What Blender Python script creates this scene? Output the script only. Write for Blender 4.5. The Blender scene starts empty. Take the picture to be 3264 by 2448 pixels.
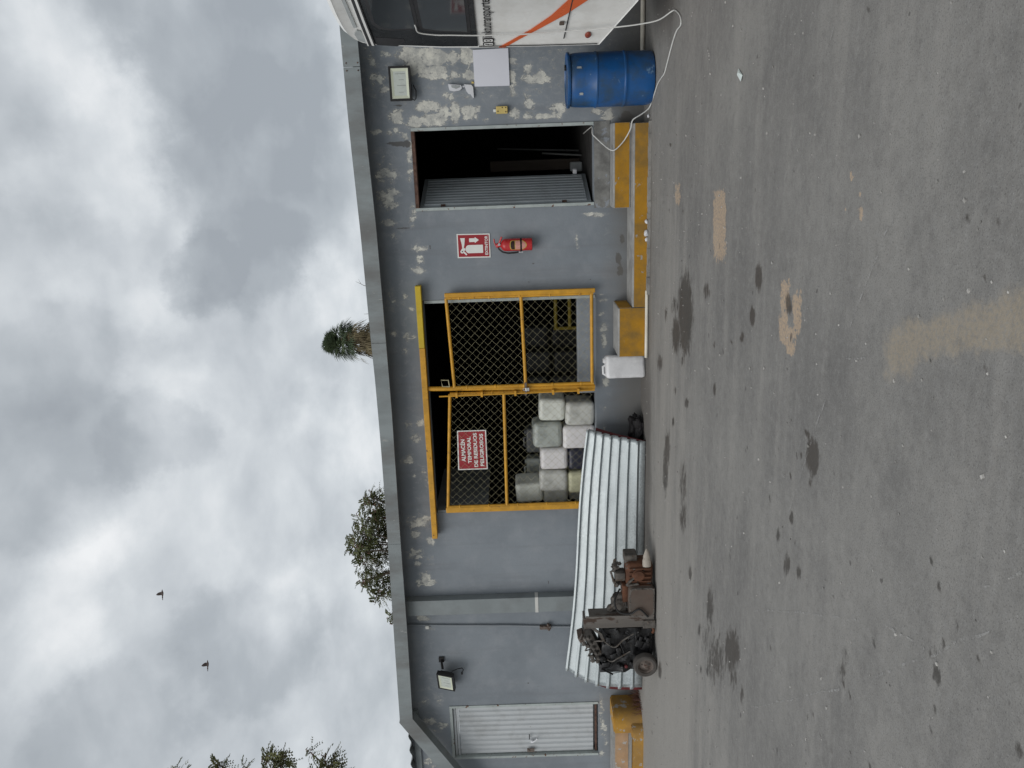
import bpy, bmesh, math, random
import numpy as np
from mathutils import Vector, Matrix, noise as mnoise
R = math.radians
random.seed(7)
S = bpy.context.scene
COL = S.collection

# ------------------------------------------------------------------ camera
YAW, PITCH, ROLL = -0.2811, 0.0062, -0.034          # heading, tilt, hand-held roll
cd = bpy.data.cameras.new('camera'); cam = bpy.data.objects.new('camera', cd); COL.objects.link(cam)
d = Vector((math.sin(YAW)*math.cos(PITCH), math.cos(YAW)*math.cos(PITCH), math.sin(PITCH)))
r0 = Vector((math.cos(YAW), -math.sin(YAW), 0)); t0 = r0.cross(d)
rr = r0*math.cos(ROLL) + t0*math.sin(ROLL); tt = -r0*math.sin(ROLL) + t0*math.cos(ROLL)
X, Y, Z = -tt, rr, -d                                # the phone is held on its side: world up points left in the picture
cam.matrix_world = Matrix(((X.x, Y.x, Z.x, 0.0), (X.y, Y.y, Z.y, -9.2378), (X.z, Y.z, Z.z, 1.4895), (0, 0, 0, 1)))
cd.sensor_fit = 'HORIZONTAL'; cd.sensor_width = 36.0; cd.lens = 2550/3264*36
cd.clip_start = 0.05; cd.clip_end = 2000
S.camera = cam

# ------------------------------------------------------------------ exposure
S.view_settings.view_transform = 'Standard'; S.view_settings.look = 'None'
S.view_settings.exposure = 0.0; S.view_settings.gamma = 1.0
S.view_settings.use_curve_mapping = False

# ------------------------------------------------------------------ overcast sky
SUN_EL, SUN_AZ = 44.0, 205.0                          # azimuth clockwise from +Y
W = bpy.data.worlds.new('World'); S.world = W; W.use_nodes = True
wt = W.node_tree; wt.nodes.clear()
class NT:
    def __init__(s, tree): s.t = tree
    def n(s, typ, ins=None, **kw):
        nd = s.t.nodes.new(typ)
        for k, v in kw.items(): setattr(nd, k, v)
        for k, v in (ins or {}).items(): s.set(nd, k, v)
        return nd
    def set(s, nd, k, v):
        sock = nd.inputs[k]
        if isinstance(v, bpy.types.NodeSocket): s.t.links.new(v, sock)
        elif isinstance(v, bpy.types.Node): s.t.links.new(v.outputs[0], sock)
        else:
            if hasattr(sock.default_value, '__len__') and not isinstance(v, str):
                v = tuple(v)
                if len(sock.default_value) == 4 and len(v) == 3: v = v + (1.0,)
            sock.default_value = v
    def math(s, op, a, b=None, clamp=False):
        nd = s.n('ShaderNodeMath', operation=op, use_clamp=clamp); s.set(nd, 0, a)
        if b is not None: s.set(nd, 1, b)
        return nd.outputs[0]
    def vm(s, op, a, b=None):
        nd = s.n('ShaderNodeVectorMath', operation=op); s.set(nd, 0, a)
        if b is not None: s.set(nd, 1, b)
        return nd.outputs['Value'] if op in ('LENGTH', 'DISTANCE', 'DOT_PRODUCT') else nd.outputs[0]
    def scale(s, a, k):
        nd = s.n('ShaderNodeVectorMath', operation='SCALE'); s.set(nd, 0, a); s.set(nd, 'Scale', k); return nd.outputs[0]
    def noise(s, vec, scale, detail=4, rough=.55, dist=0, col=False):
        nd = s.n('ShaderNodeTexNoise', {'Vector': vec, 'Scale': scale, 'Detail': detail, 'Roughness': rough, 'Distortion': dist})
        return nd.outputs['Color' if col else 'Fac']
    def mr(s, v, a, b, c=0., e=1., smooth=True):
        nd = s.n('ShaderNodeMapRange', {'Value': v, 'From Min': a, 'From Max': b, 'To Min': c, 'To Max': e})
        nd.interpolation_type = 'SMOOTHSTEP' if smooth else 'LINEAR'; return nd.outputs[0]
    def mix(s, f, a, b, mode='MIX'):
        nd = s.n('ShaderNodeMix', data_type='RGBA', blend_type=mode, clamp_factor=True)
        s.set(nd, 'Factor', f)
        for i, v in ((6, a), (7, b)):
            sock = nd.inputs[i]
            if isinstance(v, bpy.types.NodeSocket): s.t.links.new(v, sock)
            else: sock.default_value = tuple(v) + ((1.,) if len(v) == 3 else ())
        return nd.outputs[2]
    def ramp(s, v, stops):
        nd = s.n('ShaderNodeValToRGB', {'Fac': v}); e = nd.color_ramp.elements
        while len(e) < len(stops): e.new(.5)
        for q, (p, c) in zip(e, stops): q.position = p; q.color = tuple(c) + (1.,)
        return nd.outputs[0]
w = NT(wt)
tc = w.n('ShaderNodeTexCoord').outputs['Generated']
dirn = w.vm('NORMALIZE', tc)
sx = w.n('ShaderNodeSeparateXYZ', {0: dirn})
den = w.math('ADD', w.math('MAXIMUM', sx.outputs[2], 0.0), 0.45)
P = w.n('ShaderNodeCombineXYZ', {0: w.math('DIVIDE', sx.outputs[0], den), 1: w.math('DIVIDE', sx.outputs[1], den), 2: 0.0}).outputs[0]
big = w.noise(P, 2.4, 4, .5, .1)
mid = w.noise(P, 6.0, 6, .52, .2)
fin = w.noise(P, 19.0, 6, .55, .2)
val = w.math('ADD', w.math('MULTIPLY', big, .46), w.math('MULTIPLY', mid, .44))
val = w.math('ADD', val, w.math('MULTIPLY', fin, .10))
wob = w.scale(w.vm('SUBTRACT', w.noise(dirn, 8.0, 7, .62, 0, True), (.5, .5, .5)), .12)
dd = w.vm('ADD', dirn, wob)
for (c, r_, a_) in (((.074, .95, .304), .135, -.11), ((-.012, .959, .282), .13, -.10), ((.14, .942, .312), .14, -.10), ((-.1, .947, .307), .085, -.12),
                    ((-.118, .93, .352), .055, -.10), ((.03, .974, .227), .12, -.05),
                    ((.06, .905, .415), .075, .13), ((.12, .885, .45), .08, .10), ((-.006, .873, .488), .07, .11), ((-.03, .906, .423), .06, .11),
                    ((-.14, .869, .474), .07, .10), ((-.148, .902, .406), .055, .11), ((-.385, .799, .462), .08, .12), ((-.44, .761, .477), .09, .12),
                    ((-.477, .716, .509), .09, .10), ((-.281, .927, .247), .06, .11), ((-.16, .965, .205), .06, .15), ((-.489, .831, .264), .07, .10), ((-.33, .92, .20), .07, .12),
                    ((-.311, .803, .508), .11, -.09), ((-.526, .794, .305), .09, -.10), ((-.57, .69, .43), .09, -.08), ((-.25, .882, .399), .07, .10), ((-.3, .86, .41), .07, -.10), ((-.20, .84, .50), .08, -.07)):
    val = w.math('ADD', val, w.mr(w.vm('DISTANCE', dd, c), r_, r_*(.66 if a_ < -.065 else .2), 0, a_))
clouds = w.ramp(val, [(.24, (.37, .40, .43)), (.38, (.46, .495, .525)), (.49, (.585, .62, .65)), (.58, (.70, .735, .76)), (.74, (.93, .945, .955))])
sky = w.n('ShaderNodeTexSky', sky_type='NISHITA', sun_disc=False, sun_elevation=R(SUN_EL), sun_rotation=R(SUN_AZ))
skyd = w.scale(sky.outputs[0], .10)
col = w.mix(.08, clouds, skyd)
col = w.mix(w.mr(sx.outputs[2], -.02, -.10), col, (.16, .16, .155))
bg = w.n('ShaderNodeBackground', {'Color': col, 'Strength': 1.0})
out = w.n('ShaderNodeOutputWorld', {0: bg})

# ------------------------------------------------------------------ veiled sun
sl = bpy.data.lights.new('sun', 'SUN'); sl.energy = 1.5; sl.angle = R(42); sl.color = (1, .97, .93)
so = bpy.data.objects.new('sun', sl); COL.objects.link(so)
az, el = R(SUN_AZ), R(SUN_EL)
tosun = Vector((math.sin(az)*math.cos(el), math.cos(az)*math.cos(el), math.sin(el)))
so.rotation_euler = tosun.to_track_quat('Z', 'Y').to_euler(); so.location = tosun*40

# ------------------------------------------------------------------ mesh helpers
class MB:
    """Collects vertices and faces in world metres."""
    def __init__(s): s.v = []; s.f = []
    def add(s, vs, fs):
        o = len(s.v); s.v += [tuple(p) for p in vs]; s.f += [tuple(i+o for i in q) for q in fs]; return s
    def box(s, x0, x1, y0, y1, z0, z1, M=None, bev=0):
        if bev:
            bm = bmesh.new(); bmesh.ops.create_cube(bm, size=1)
            for q in bm.verts: q.co = Vector(((x0+x1)/2+q.co.x*(x1-x0), (y0+y1)/2+q.co.y*(y1-y0), (z0+z1)/2+q.co.z*(z1-z0)))
            bmesh.ops.bevel(bm, geom=list(bm.edges), offset=bev, segments=2 if bev < .02 else 4, affect='EDGES', profile=.5)
            return s.bm(bm, M)
        vs = [Vector((x, y, z)) for x in (x0, x1) for y in (y0, y1) for z in (z0, z1)]
        if M: vs = [M @ q for q in vs]
        return s.add(vs, [(0, 1, 3, 2), (4, 6, 7, 5), (0, 4, 5, 1), (2, 3, 7, 6), (0, 2, 6, 4), (1, 5, 7, 3)])
    def bm(s, bm, M=None):
        bm.verts.index_update()
        vs = [(M @ q.co) if M else q.co.copy() for q in bm.verts]
        s.add(vs, [[q.index for q in f.verts] for f in bm.faces]); bm.free(); return s
    def tube(s, pts, r, n=6, caps=True):
        pts = [Vector(p) for p in pts]; rs = r if hasattr(r, '__len__') else [r]*len(pts)
        o = len(s.v); up = None
        for i, p in enumerate(pts):
            t = (pts[min(i+1, len(pts)-1)] - pts[max(i-1, 0)]).normalized()
            if up is None: up = Vector((0, 0, 1)) if abs(t.z) < .9 else Vector((1, 0, 0))
            a = t.cross(up).normalized(); b = a.cross(t).normalized(); up = b
            for k in range(n):
                q = 2*math.pi*k/n; s.v.append(tuple(p + a*math.cos(q)*rs[i] + b*math.sin(q)*rs[i]))
        for i in range(len(pts)-1):
            for k in range(n):
                k2 = (k+1) % n; s.f.append((o+i*n+k, o+i*n+k2, o+(i+1)*n+k2, o+(i+1)*n+k))
        if caps:
            s.f.append(tuple(o+k for k in range(n))[::-1]); e = o+(len(pts)-1)*n; s.f.append(tuple(e+k for k in range(n)))
        return s
    def lathe(s, prof, n=32, M=None, caps=True):
        """prof: list of (radius, height) about local Z"""
        vs = []; fs = []
        for r_, z in prof:
            for k in range(n):
                q = 2*math.pi*k/n; vs.append(Vector((r_*math.cos(q), r_*math.sin(q), z)))
        for i in range(len(prof)-1):
            for k in range(n):
                k2 = (k+1) % n; fs.append((i*n+k, i*n+k2, (i+1)*n+k2, (i+1)*n+k))
        if caps:
            fs.append(tuple(range(n))[::-1]); fs.append(tuple((len(prof)-1)*n+k for k in range(n)))
        if M: vs = [M @ q for q in vs]
        return s.add(vs, fs)
    def prism(s, poly, fn, h0, h1):
        """polygon (a,b) extruded between h0 and h1; fn(a,b,h) gives the point"""
        n = len(poly)
        vs = [fn(a, b, h0) for a, b in poly] + [fn(a, b, h1) for a, b in poly]
        fs = [tuple(range(n))[::-1], tuple(range(n, 2*n))] + [(i, (i+1) % n, n+(i+1) % n, n+i) for i in range(n)]
        return s.add(vs, fs)

def wallfn(a, b, h): return Vector((a, -h, b))         # (x, z, distance out of the wall)

def empty(name, loc, rot=(0, 0, 0)):
    o = bpy.data.objects.new(name, None); COL.objects.link(o); o.location = loc; o.rotation_euler = rot
    o.empty_display_size = .1; return o
def tag(o, label=None, cat=None, group=None, kind=None):
    if label: o['label'] = label
    if cat: o['category'] = cat
    if group: o['group'] = group
    if kind: o['kind'] = kind
    return o
def base_of(p):
    v = Vector((0, 0, 0))
    while p is not None:
        v += Vector(p.location); p = p.parent
    return v
def obj(name, mb, mat, parent=None, smooth=False, local=False, sharp=40):
    """mesh object; geometry given in world metres unless local"""
    me = bpy.data.meshes.new(name); me.from_pydata([tuple(p) for p in mb.v], [], mb.f)
    bm = bmesh.new(); bm.from_mesh(me); bmesh.ops.recalc_face_normals(bm, faces=bm.faces); bm.to_mesh(me); bm.free()
    if parent is not None and not local:
        b = base_of(parent)
        if b.length > 0: me.transform(Matrix.Translation(-b))
    if smooth:
        me.polygons.foreach_set('use_smooth', [True]*len(me.polygons))
        me.set_sharp_from_angle(angle=R(sharp))
    me.materials.append(mat); me.update()
    o = bpy.data.objects.new(name, me); COL.objects.link(o); o.parent = parent
    return o
def copy_tree(o, parent=None):
    c = o.copy(); COL.objects.link(c); c.parent = parent
    for ch in list(o.children): copy_tree(ch, c)
    return c
def text_mesh(body, x0, x1, z0, z1, bold=.0):
    """lettering as flat faces fitted into the box; returns verts (a,b) and faces"""
    cu = bpy.data.curves.new('lettering', 'FONT'); cu.body = body; cu.size = 1; cu.offset = bold; cu.resolution_u = 3
    o = bpy.data.objects.new('lettering', cu); COL.objects.link(o)
    bpy.context.view_layer.update()
    me = bpy.data.meshes.new_from_object(o.evaluated_get(bpy.context.evaluated_depsgraph_get()))
    v = np.array([p.co[:2] for p in me.vertices]); f = [tuple(p.vertices) for p in me.polygons]
    bpy.data.objects.remove(o); bpy.data.curves.remove(cu); bpy.data.meshes.remove(me)
    lo, hi = v.min(0), v.max(0)
    v = (v-lo)/(hi-lo)*np.array([x1-x0, z1-z0]) + np.array([x0, z0])
    return v, f
def lettering(body, box, fn, h, bold=.02):
    v, f = text_mesh(body, *box, bold=bold); mb = MB(); mb.add([fn(a, b, h) for a, b in v], f); return mb

# ------------------------------------------------------------------ materials
def newmat(name):
    m = bpy.data.materials.new(name); m.use_nodes = True; t = m.node_tree; t.nodes.clear()
    n = NT(t); b = n.n('ShaderNodeBsdfPrincipled'); n.n('ShaderNodeOutputMaterial', {0: b.outputs[0]})
    return m, n, b
def mul(c, k): return tuple(min(1, q*k) for q in c)
def paint(name, c, rough=.6, metal=0., var=.12, scale=6., wear=None, wamt=.5, wscale=9., bump=.15, bscale=60., spec=.4, grime=None, gamt=.35, gscale=2.5, stretch=None):
    """base colour with mottling; wear = a second colour showing through in chips; grime = thin soft dirt"""
    m, n, b = newmat(name)
    tcn = n.n('ShaderNodeTexCoord').outputs['Object']
    if stretch: tcn = n.n('ShaderNodeMapping', {'Vector': tcn, 'Scale': stretch}).outputs[0]
    n1 = n.noise(tcn, scale, 5, .6)
    colr = n.mix(n.mr(n1, .3, .7), mul(c, 1-var), mul(c, 1+var))
    if grime:
        colr = n.mix(n.math('MULTIPLY', n.mr(n.noise(tcn, gscale, 6, .65), .42, .68), gamt), colr, grime)
    rg = n.mr(n.noise(tcn, scale*2.3, 3), .3, .7, max(.05, rough-.08), min(1, rough+.1))
    hgt = n.noise(tcn, bscale, 3, .6)
    if wear:
        mk = n.mr(n.noise(tcn, wscale, 8, .68), .70-wamt*.25, .73-wamt*.25)
        colr = n.mix(mk, colr, n.mix(n1, mul(wear, .75), mul(wear, 1.2)))
        rg = n.math('ADD', rg, n.math('MULTIPLY', mk, .2)); hgt = n.math('SUBTRACT', hgt, n.math('MULTIPLY', mk, .8))
        n.set(b, 'Metallic', n.math('MULTIPLY', n.math('SUBTRACT', 1.0, mk), metal))
    else: n.set(b, 'Metallic', metal)
    n.set(b, 'Base Color', colr); n.set(b, 'Roughness', rg); n.set(b, 'Specular IOR Level', spec)
    bp = n.n('ShaderNodeBump', {'Height': hgt, 'Strength': bump, 'Distance': .004}); n.set(b, 'Normal', bp.outputs[0])
    return m
RUST = (.13, .055, .025); CONC = (.30, .29, .27)
M = {}
M['fascia'] = paint('fascia_steel', (.21, .235, .24), .5, .0, .14, 2.5, wear=(.30, .31, .30), wamt=.22, wscale=6, grime=(.10, .085, .075), gamt=.5, gscale=1.6, bump=.15, stretch=(1.6, 1, .5))
M['pilaster'] = paint('grey_green_paint', (.215, .240, .245), .55, 0, .08, 3, grime=(.12, .12, .12), gamt=.3)
M['frame'] = paint('pale_green_frame', (.37, .41, .40), .5, 0, .1, 8, wear=RUST, wamt=.42, wscale=14)
M['rustframe'] = paint('rusted_frame', (.10, .055, .04), .8, 0, .4, 20)
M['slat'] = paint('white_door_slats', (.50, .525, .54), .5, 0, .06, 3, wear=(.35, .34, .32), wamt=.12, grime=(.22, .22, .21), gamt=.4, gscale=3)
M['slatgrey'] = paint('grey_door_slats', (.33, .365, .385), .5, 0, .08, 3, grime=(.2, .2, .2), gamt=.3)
M['yellow'] = paint('yellow_gate_paint', (.56, .285, .024), .5, 0, .12, 12, wear=(.22, .12, .04), wamt=.28, wscale=22, grime=(.28, .16, .03), gamt=.35)
M['lemon'] = paint('lemon_paint', (.52, .37, .022), .5, 0, .08, 6, wear=(.4, .3, .05), wamt=.2)
M['dullyellow'] = paint('dull_yellow', (.20, .15, .015), .7, 0, .2, 8)
M['stick'] = paint('grey_stick', (.13, .135, .13), .8)
M['wire'] = paint('yellowed_wire', (.40, .37, .23), .5, .1, .2, 30)
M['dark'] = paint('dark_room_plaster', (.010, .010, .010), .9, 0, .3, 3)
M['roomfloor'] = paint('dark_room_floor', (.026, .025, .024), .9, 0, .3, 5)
M['kerb'] = paint('grey_kerb_paint', (.23, .25, .27), .8, 0, .1, 6)
M['ystep'] = paint('yellow_step_paint', (.37, .186, .011), .75, 0, .10, 5, wear=CONC, wamt=.26, wscale=9, grime=(.17, .11, .035), gamt=.75, gscale=3.2, bump=.3)
M['tread'] = paint('worn_concrete', (.30, .30, .29), .9, 0, .15, 9, grime=(.17, .16, .15), gamt=.5, bump=.4)
M['oldstep'] = paint('faded_salmon_step', (.42, .265, .15), .85, 0, .12, 7, wear=(.42, .40, .37), wamt=.55, wscale=8, grime=(.25, .2, .15), gamt=.5, bump=.4)
M['yold'] = paint('yellow_step_old', (.44, .235, .035), .8, 0, .12, 7, wear=(.36, .34, .31), wamt=.5, wscale=7, grime=(.2, .14, .08), gamt=.5, bump=.4)
M['conc'] = paint('concrete', CONC, .92, 0, .2, 8, grime=(.11, .105, .10), gamt=.75, gscale=4, bump=.6)
M['sillconc'] = paint('stained_concrete', (.20, .20, .19), .92, 0, .25, 6, wear=(.24, .255, .275), wamt=.5, wscale=6, grime=(.09, .088, .085), gamt=.7, gscale=5, bump=.6)
M['drum'] = paint('blue_plastic', (.009, .082, .255), .38, 0, .12, 3, wear=(.10, .19, .32), wamt=.32, wscale=11, grime=(.035, .06, .075), gamt=.7, gscale=4, spec=.5, bump=.08)
M['white'] = paint('white_board', (.70, .71, .77), .55, 0, .02, 2, bump=.02)
M['plastic'] = paint('white_plastic', (.66, .67, .70), .45, 0, .05, 8, grime=(.42, .42, .4), gamt=.4)
M['beige'] = paint('yellowed_plastic', (.58, .45, .16), .5, 0, .06, 10)
M['black'] = paint('black_metal', (.010, .009, .009), .45, 0, .2, 10)
M['blackgloss'] = paint('black_coach_paint', (.022, .024, .026), .22, 0, .1, 3, bump=.01, spec=.5)
M['rubber'] = paint('rubber', (.018, .018, .018), .8, 0, .3, 20, grime=(.12, .11, .10), gamt=.5)
M['cable'] = paint('white_cable', (.60, .60, .58), .5, 0, .05, 10)
M['blackcable'] = paint('black_cable', (.015, .015, .015), .5)
M['pvc'] = paint('cream_pipe', (.66, .63, .55), .45, 0, .06, 6, grime=(.3, .26, .2), gamt=.3)
M['signred'] = paint('sign_red', (.30, .018, .026), .4, 0, .05, 6, bump=.02)
M['signwhite'] = paint('sign_white', (.72, .73, .70), .45, 0, .03, 6, bump=.02)
M['extred'] = paint('extinguisher_red', (.42, .018, .020), .3, 0, .06, 8, bump=.02, spec=.5)
M['extlabel'] = paint('extinguisher_label', (.55, .26, .22), .45, 0, .1, 30)
M['extblack'] = paint('label_black', (.03, .012, .008), .5)
M['gold'] = paint('label_gold', (.50, .36, .08), .5)
M['steel'] = paint('bright_steel', (.55, .56, .57), .35, .8, .1, 20)
M['greasy'] = paint('greasy_iron', (.007, .007, .008), .40, .1, .5, 14, wear=(.035, .032, .03), wamt=.4, wscale=16, bump=.8, bscale=35, spec=.55)
M['castgrey'] = paint('dusty_casting', (.105, .095, .085), .75, .1, .35, 14, wear=(.08, .06, .045), wamt=.5, wscale=12, bump=.5)
M['pan'] = paint('dusty_oil_pan', (.095, .078, .066), .75, 0, .12, 6, wear=RUST, wamt=.25, grime=(.09, .055, .04), gamt=.5, bump=.2)
M['rust'] = paint('rust', (.10, .042, .022), .85, 0, .3, 9, wear=(.11, .10, .09), wamt=.5, wscale=7, bump=.5)
M['channel'] = paint('worn_channel_steel', (.125, .113, .102), .6, .1, .2, 6, wear=(.06, .04, .03), wamt=.6, stretch=(1, 1, .2))
M['tip'] = paint('pale_metal_tip', (.40, .36, .31), .65, .1, .2, 6, wear=(.13, .08, .06), wamt=.75, wscale=6)
M['dusttyre'] = paint('dusty_tyre', (.075, .068, .062), .9, 0, .2, 12)
M['rim'] = paint('dusty_rim', (.14, .115, .10), .75, .1, .25, 14, wear=(.07, .04, .03), wamt=.5)
M['coach'] = paint('coach_white', (.75, .75, .73), .32, 0, .03, 1.5, grime=(.46, .44, .40), gamt=.32, gscale=3.5, bump=.01, spec=.5)
M['orange'] = paint('coach_orange', (.66, .125, .035), .32, 0, .05, 2, bump=.01, spec=.5)
M['coachdark'] = paint('coach_letter_black', (.012, .012, .014), .4)
M['seal'] = paint('window_rubber', (.028, .028, .03), .55)
M['lamp'] = paint('side_lamp', (.24, .05, .03), .25, 0, .2, 30, spec=.6)
M['lens'] = paint('flood_lens', (.56, .59, .47), .35, 0, .03, 8, bump=.01)
M['lens2'] = paint('flood_panel', (.50, .54, .50), .35, 0, .04, 12, grime=(.3, .32, .3), gamt=.4, gscale=12)
M['wood'] = paint('old_board', (.085, .068, .055), .85, 0, .25, 6, stretch=(1, 1, .15))
M['pale'] = paint('pale_stuff', (.34, .36, .36), .7, 0, .1, 8)
M['redbit'] = paint('dark_red_metal', (.10, .012, .014), .6, 0, .2, 6)
M['bag'] = paint('black_refuse', (.006, .005, .006), .7, 0, .4, 12, bump=.6)
M['weed'] = paint('dry_weed', (.13, .062, .045), .9, 0, .3, 9)
M['bark'] = paint('bark', (.12, .095, .075), .95, 0, .3, 8, bump=.6)
M['palmbark'] = paint('palm_bark', (.14, .11, .085), .95, 0, .3, 8, bump=.6)
M['bird'] = paint('bird_brown', (.11, .085, .08), .8, 0, .3, 12)
M['paper'] = paint('paper_scrap', (.60, .66, .64), .7, 0, .1, 30)
M['tape'] = paint('white_tape', (.56, .56, .53), .6, 0, .05, 8)
M['roofsheet'] = paint('roof_sheet', (.16, .17, .17), .5, .4, .2, 4)
def glassm(name, c, rough):
    m, n, b = newmat(name); n.set(b, 'Base Color', c); n.set(b, 'Roughness', rough); n.set(b, 'IOR', 1.9); return m
M['glass'] = glassm('tinted_glass', (.035, .040, .044), .06)
def leafm(name, c, c2):
    m, n, b = newmat(name)
    tcn = n.n('ShaderNodeTexCoord').outputs['Object']
    nz = n.noise(tcn, 1.6, 3, .6); nf = n.noise(tcn, 14, 2)
    colr = n.mix(n.mr(n.math('ADD', n.math('MULTIPLY', nz, .6), n.math('MULTIPLY', nf, .4)), .35, .65), c, c2)
    n.set(b, 'Base Color', colr); n.set(b, 'Roughness', .6); n.set(b, 'Specular IOR Level', .3)
    tr = n.n('ShaderNodeBsdfTranslucent', {'Color': colr}); mx = n.n('ShaderNodeMixShader', {0: .25})
    n.t.links.new(b.outputs[0], mx.inputs[1]); n.t.links.new(tr.outputs[0], mx.inputs[2])
    o = [q for q in n.t.nodes if q.type == 'OUTPUT_MATERIAL'][0]; n.t.links.new(mx.outputs[0], o.inputs[0])
    return m
M['leafA'] = leafm('feathery_leaf', (.10, .12, .05), (.20, .21, .10))
M['leafB'] = leafm('feathery_leaf_green', (.10, .115, .05), (.20, .20, .09))
M['pod'] = leafm('red_pods', (.17, .075, .065), (.26, .14, .12))
M['frond'] = leafm('palm_frond', (.07, .10, .06), (.13, .165, .09))
M['deadfrond'] = leafm('dead_frond', (.11, .085, .05), (.24, .20, .11))

def galv():
    m, n, b = newmat('galvanised_sheet')
    tcn = n.n('ShaderNodeTexCoord').outputs['Object']
    vo = n.n('ShaderNodeTexVoronoi', {'Vector': n.vm('ADD', tcn, n.scale(n.noise(tcn, 20, 3, .5, 0, True), .02)), 'Scale': 55.0})
    nz = n.noise(tcn, 2.2, 4, .6)
    f = n.math('ADD', n.math('MULTIPLY', n.n('ShaderNodeSeparateColor', {0: vo.outputs['Color']}).outputs[0], .5), n.math('MULTIPLY', nz, .5))
    n.set(b, 'Base Color', n.mix(f, (.28, .31, .32), (.50, .54, .55))); n.set(b, 'Metallic', .6)
    n.set(b, 'Roughness', n.mr(f, .2, .8, .42, .58)); return m
M['galv'] = galv()
def jugm(name, c, g=.35):
    return paint(name, c, .42, 0, .06, 5, grime=mul(c, .38), gamt=g+.1, gscale=6, bump=.35, bscale=14, spec=.45)

# wall: peeling grey paint over pale render; ATTR peel / grime say where the wear is
def wallm():
    m, n, b = newmat('peeling_grey_wall')
    tcn = n.n('ShaderNodeTexCoord').outputs['Object']
    pe = n.n('ShaderNodeAttribute', attribute_name='peel').outputs['Fac']
    gr = n.n('ShaderNodeAttribute', attribute_name='grime').outputs['Fac']
    soft = n.noise(tcn, 1.1, 5, .6); cloud = n.noise(tcn, 4.0, 6, .62); fine = n.noise(tcn, 26, 6, .68); chip = n.noise(n.n('ShaderNodeMapping', {'Vector': tcn, 'Scale': (1.15, 1, .8)}).outputs[0], 12, 13, .74, .45)
    streak = n.noise(n.n('ShaderNodeMapping', {'Vector': tcn, 'Scale': (7.0, 1.0, .45)}).outputs[0], 1.0, 5, .6)
    base = n.mix(n.mr(soft, .3, .7), (.188, .211, .234), (.240, .265, .290))
    base = n.mix(n.math('MULTIPLY', n.mr(cloud, .45, .75), .45), base, (.30, .315, .335))
    base = n.mix(n.math('MULTIPLY', n.mr(streak, .5, .75), .40), base, (.165, .172, .185))
    base = n.mix(n.math('MULTIPLY', n.mr(fine, .5, .8), .25), base, (.155, .165, .18))
    sel = n.math('ADD', n.math('MULTIPLY', chip, 2.35), pe)
    mk = n.mr(sel, 1.74, 1.78)
    halo = n.mr(sel, 1.42, 1.76)
    under = n.mix(n.mr(n.noise(tcn, 8, 7, .7), .35, .66), (.38, .385, .37), (.68, .67, .60))
    under = n.mix(n.mr(n.noise(tcn, 30, 7, .75), .54, .64), under, (.235, .24, .245))
    colr = n.mix(n.math('MULTIPLY', halo, .42), base, (.35, .36, .36))
    colr = n.mix(mk, colr, under)
    gs = n.math('ADD', gr, n.math('MULTIPLY', n.noise(tcn, 17, 7, .7), 1.1))
    colr = n.mix(n.math('MULTIPLY', n.mr(gs, 1.05, 1.25), .8), colr, (.085, .08, .075))
    z = n.n('ShaderNodeSeparateXYZ', {0: tcn}).outputs[2]
    plinth = n.mr(n.math('ADD', z, n.math('MULTIPLY', fine, .03)), .552, .540)
    xx_ = n.n('ShaderNodeSeparateXYZ', {0: tcn}).outputs[0]
    plinth = n.math('MULTIPLY', plinth, n.math('MULTIPLY', n.mr(xx_, -1.60, -1.66), n.mr(xx_, -6.2, -5.2)))       # the darker painted plinth below the gate sill
    colr = n.mix(n.math('MULTIPLY', plinth, .62), colr, n.mix(1.0, colr, (.62, .64, .66), 'MULTIPLY'))
    splash = n.mr(n.math('ADD', z, n.math('MULTIPLY', cloud, -.35)), .42, -.12)       # splashed dirt along the foot
    colr = n.mix(n.math('MULTIPLY', splash, .75), colr, (.12, .112, .10))
    n.set(b, 'Base Color', colr); n.set(b, 'Roughness', .85); n.set(b, 'Specular IOR Level', .25)
    h = n.math('SUBTRACT', n.math('MULTIPLY', n.noise(tcn, 45, 4, .6), .35), n.math('MULTIPLY', mk, .9))
    n.set(b, 'Normal', n.n('ShaderNodeBump', {'Height': h, 'Strength': .7, 'Distance': .006}).outputs[0])
    return m
M['wall'] = wallm()
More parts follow.
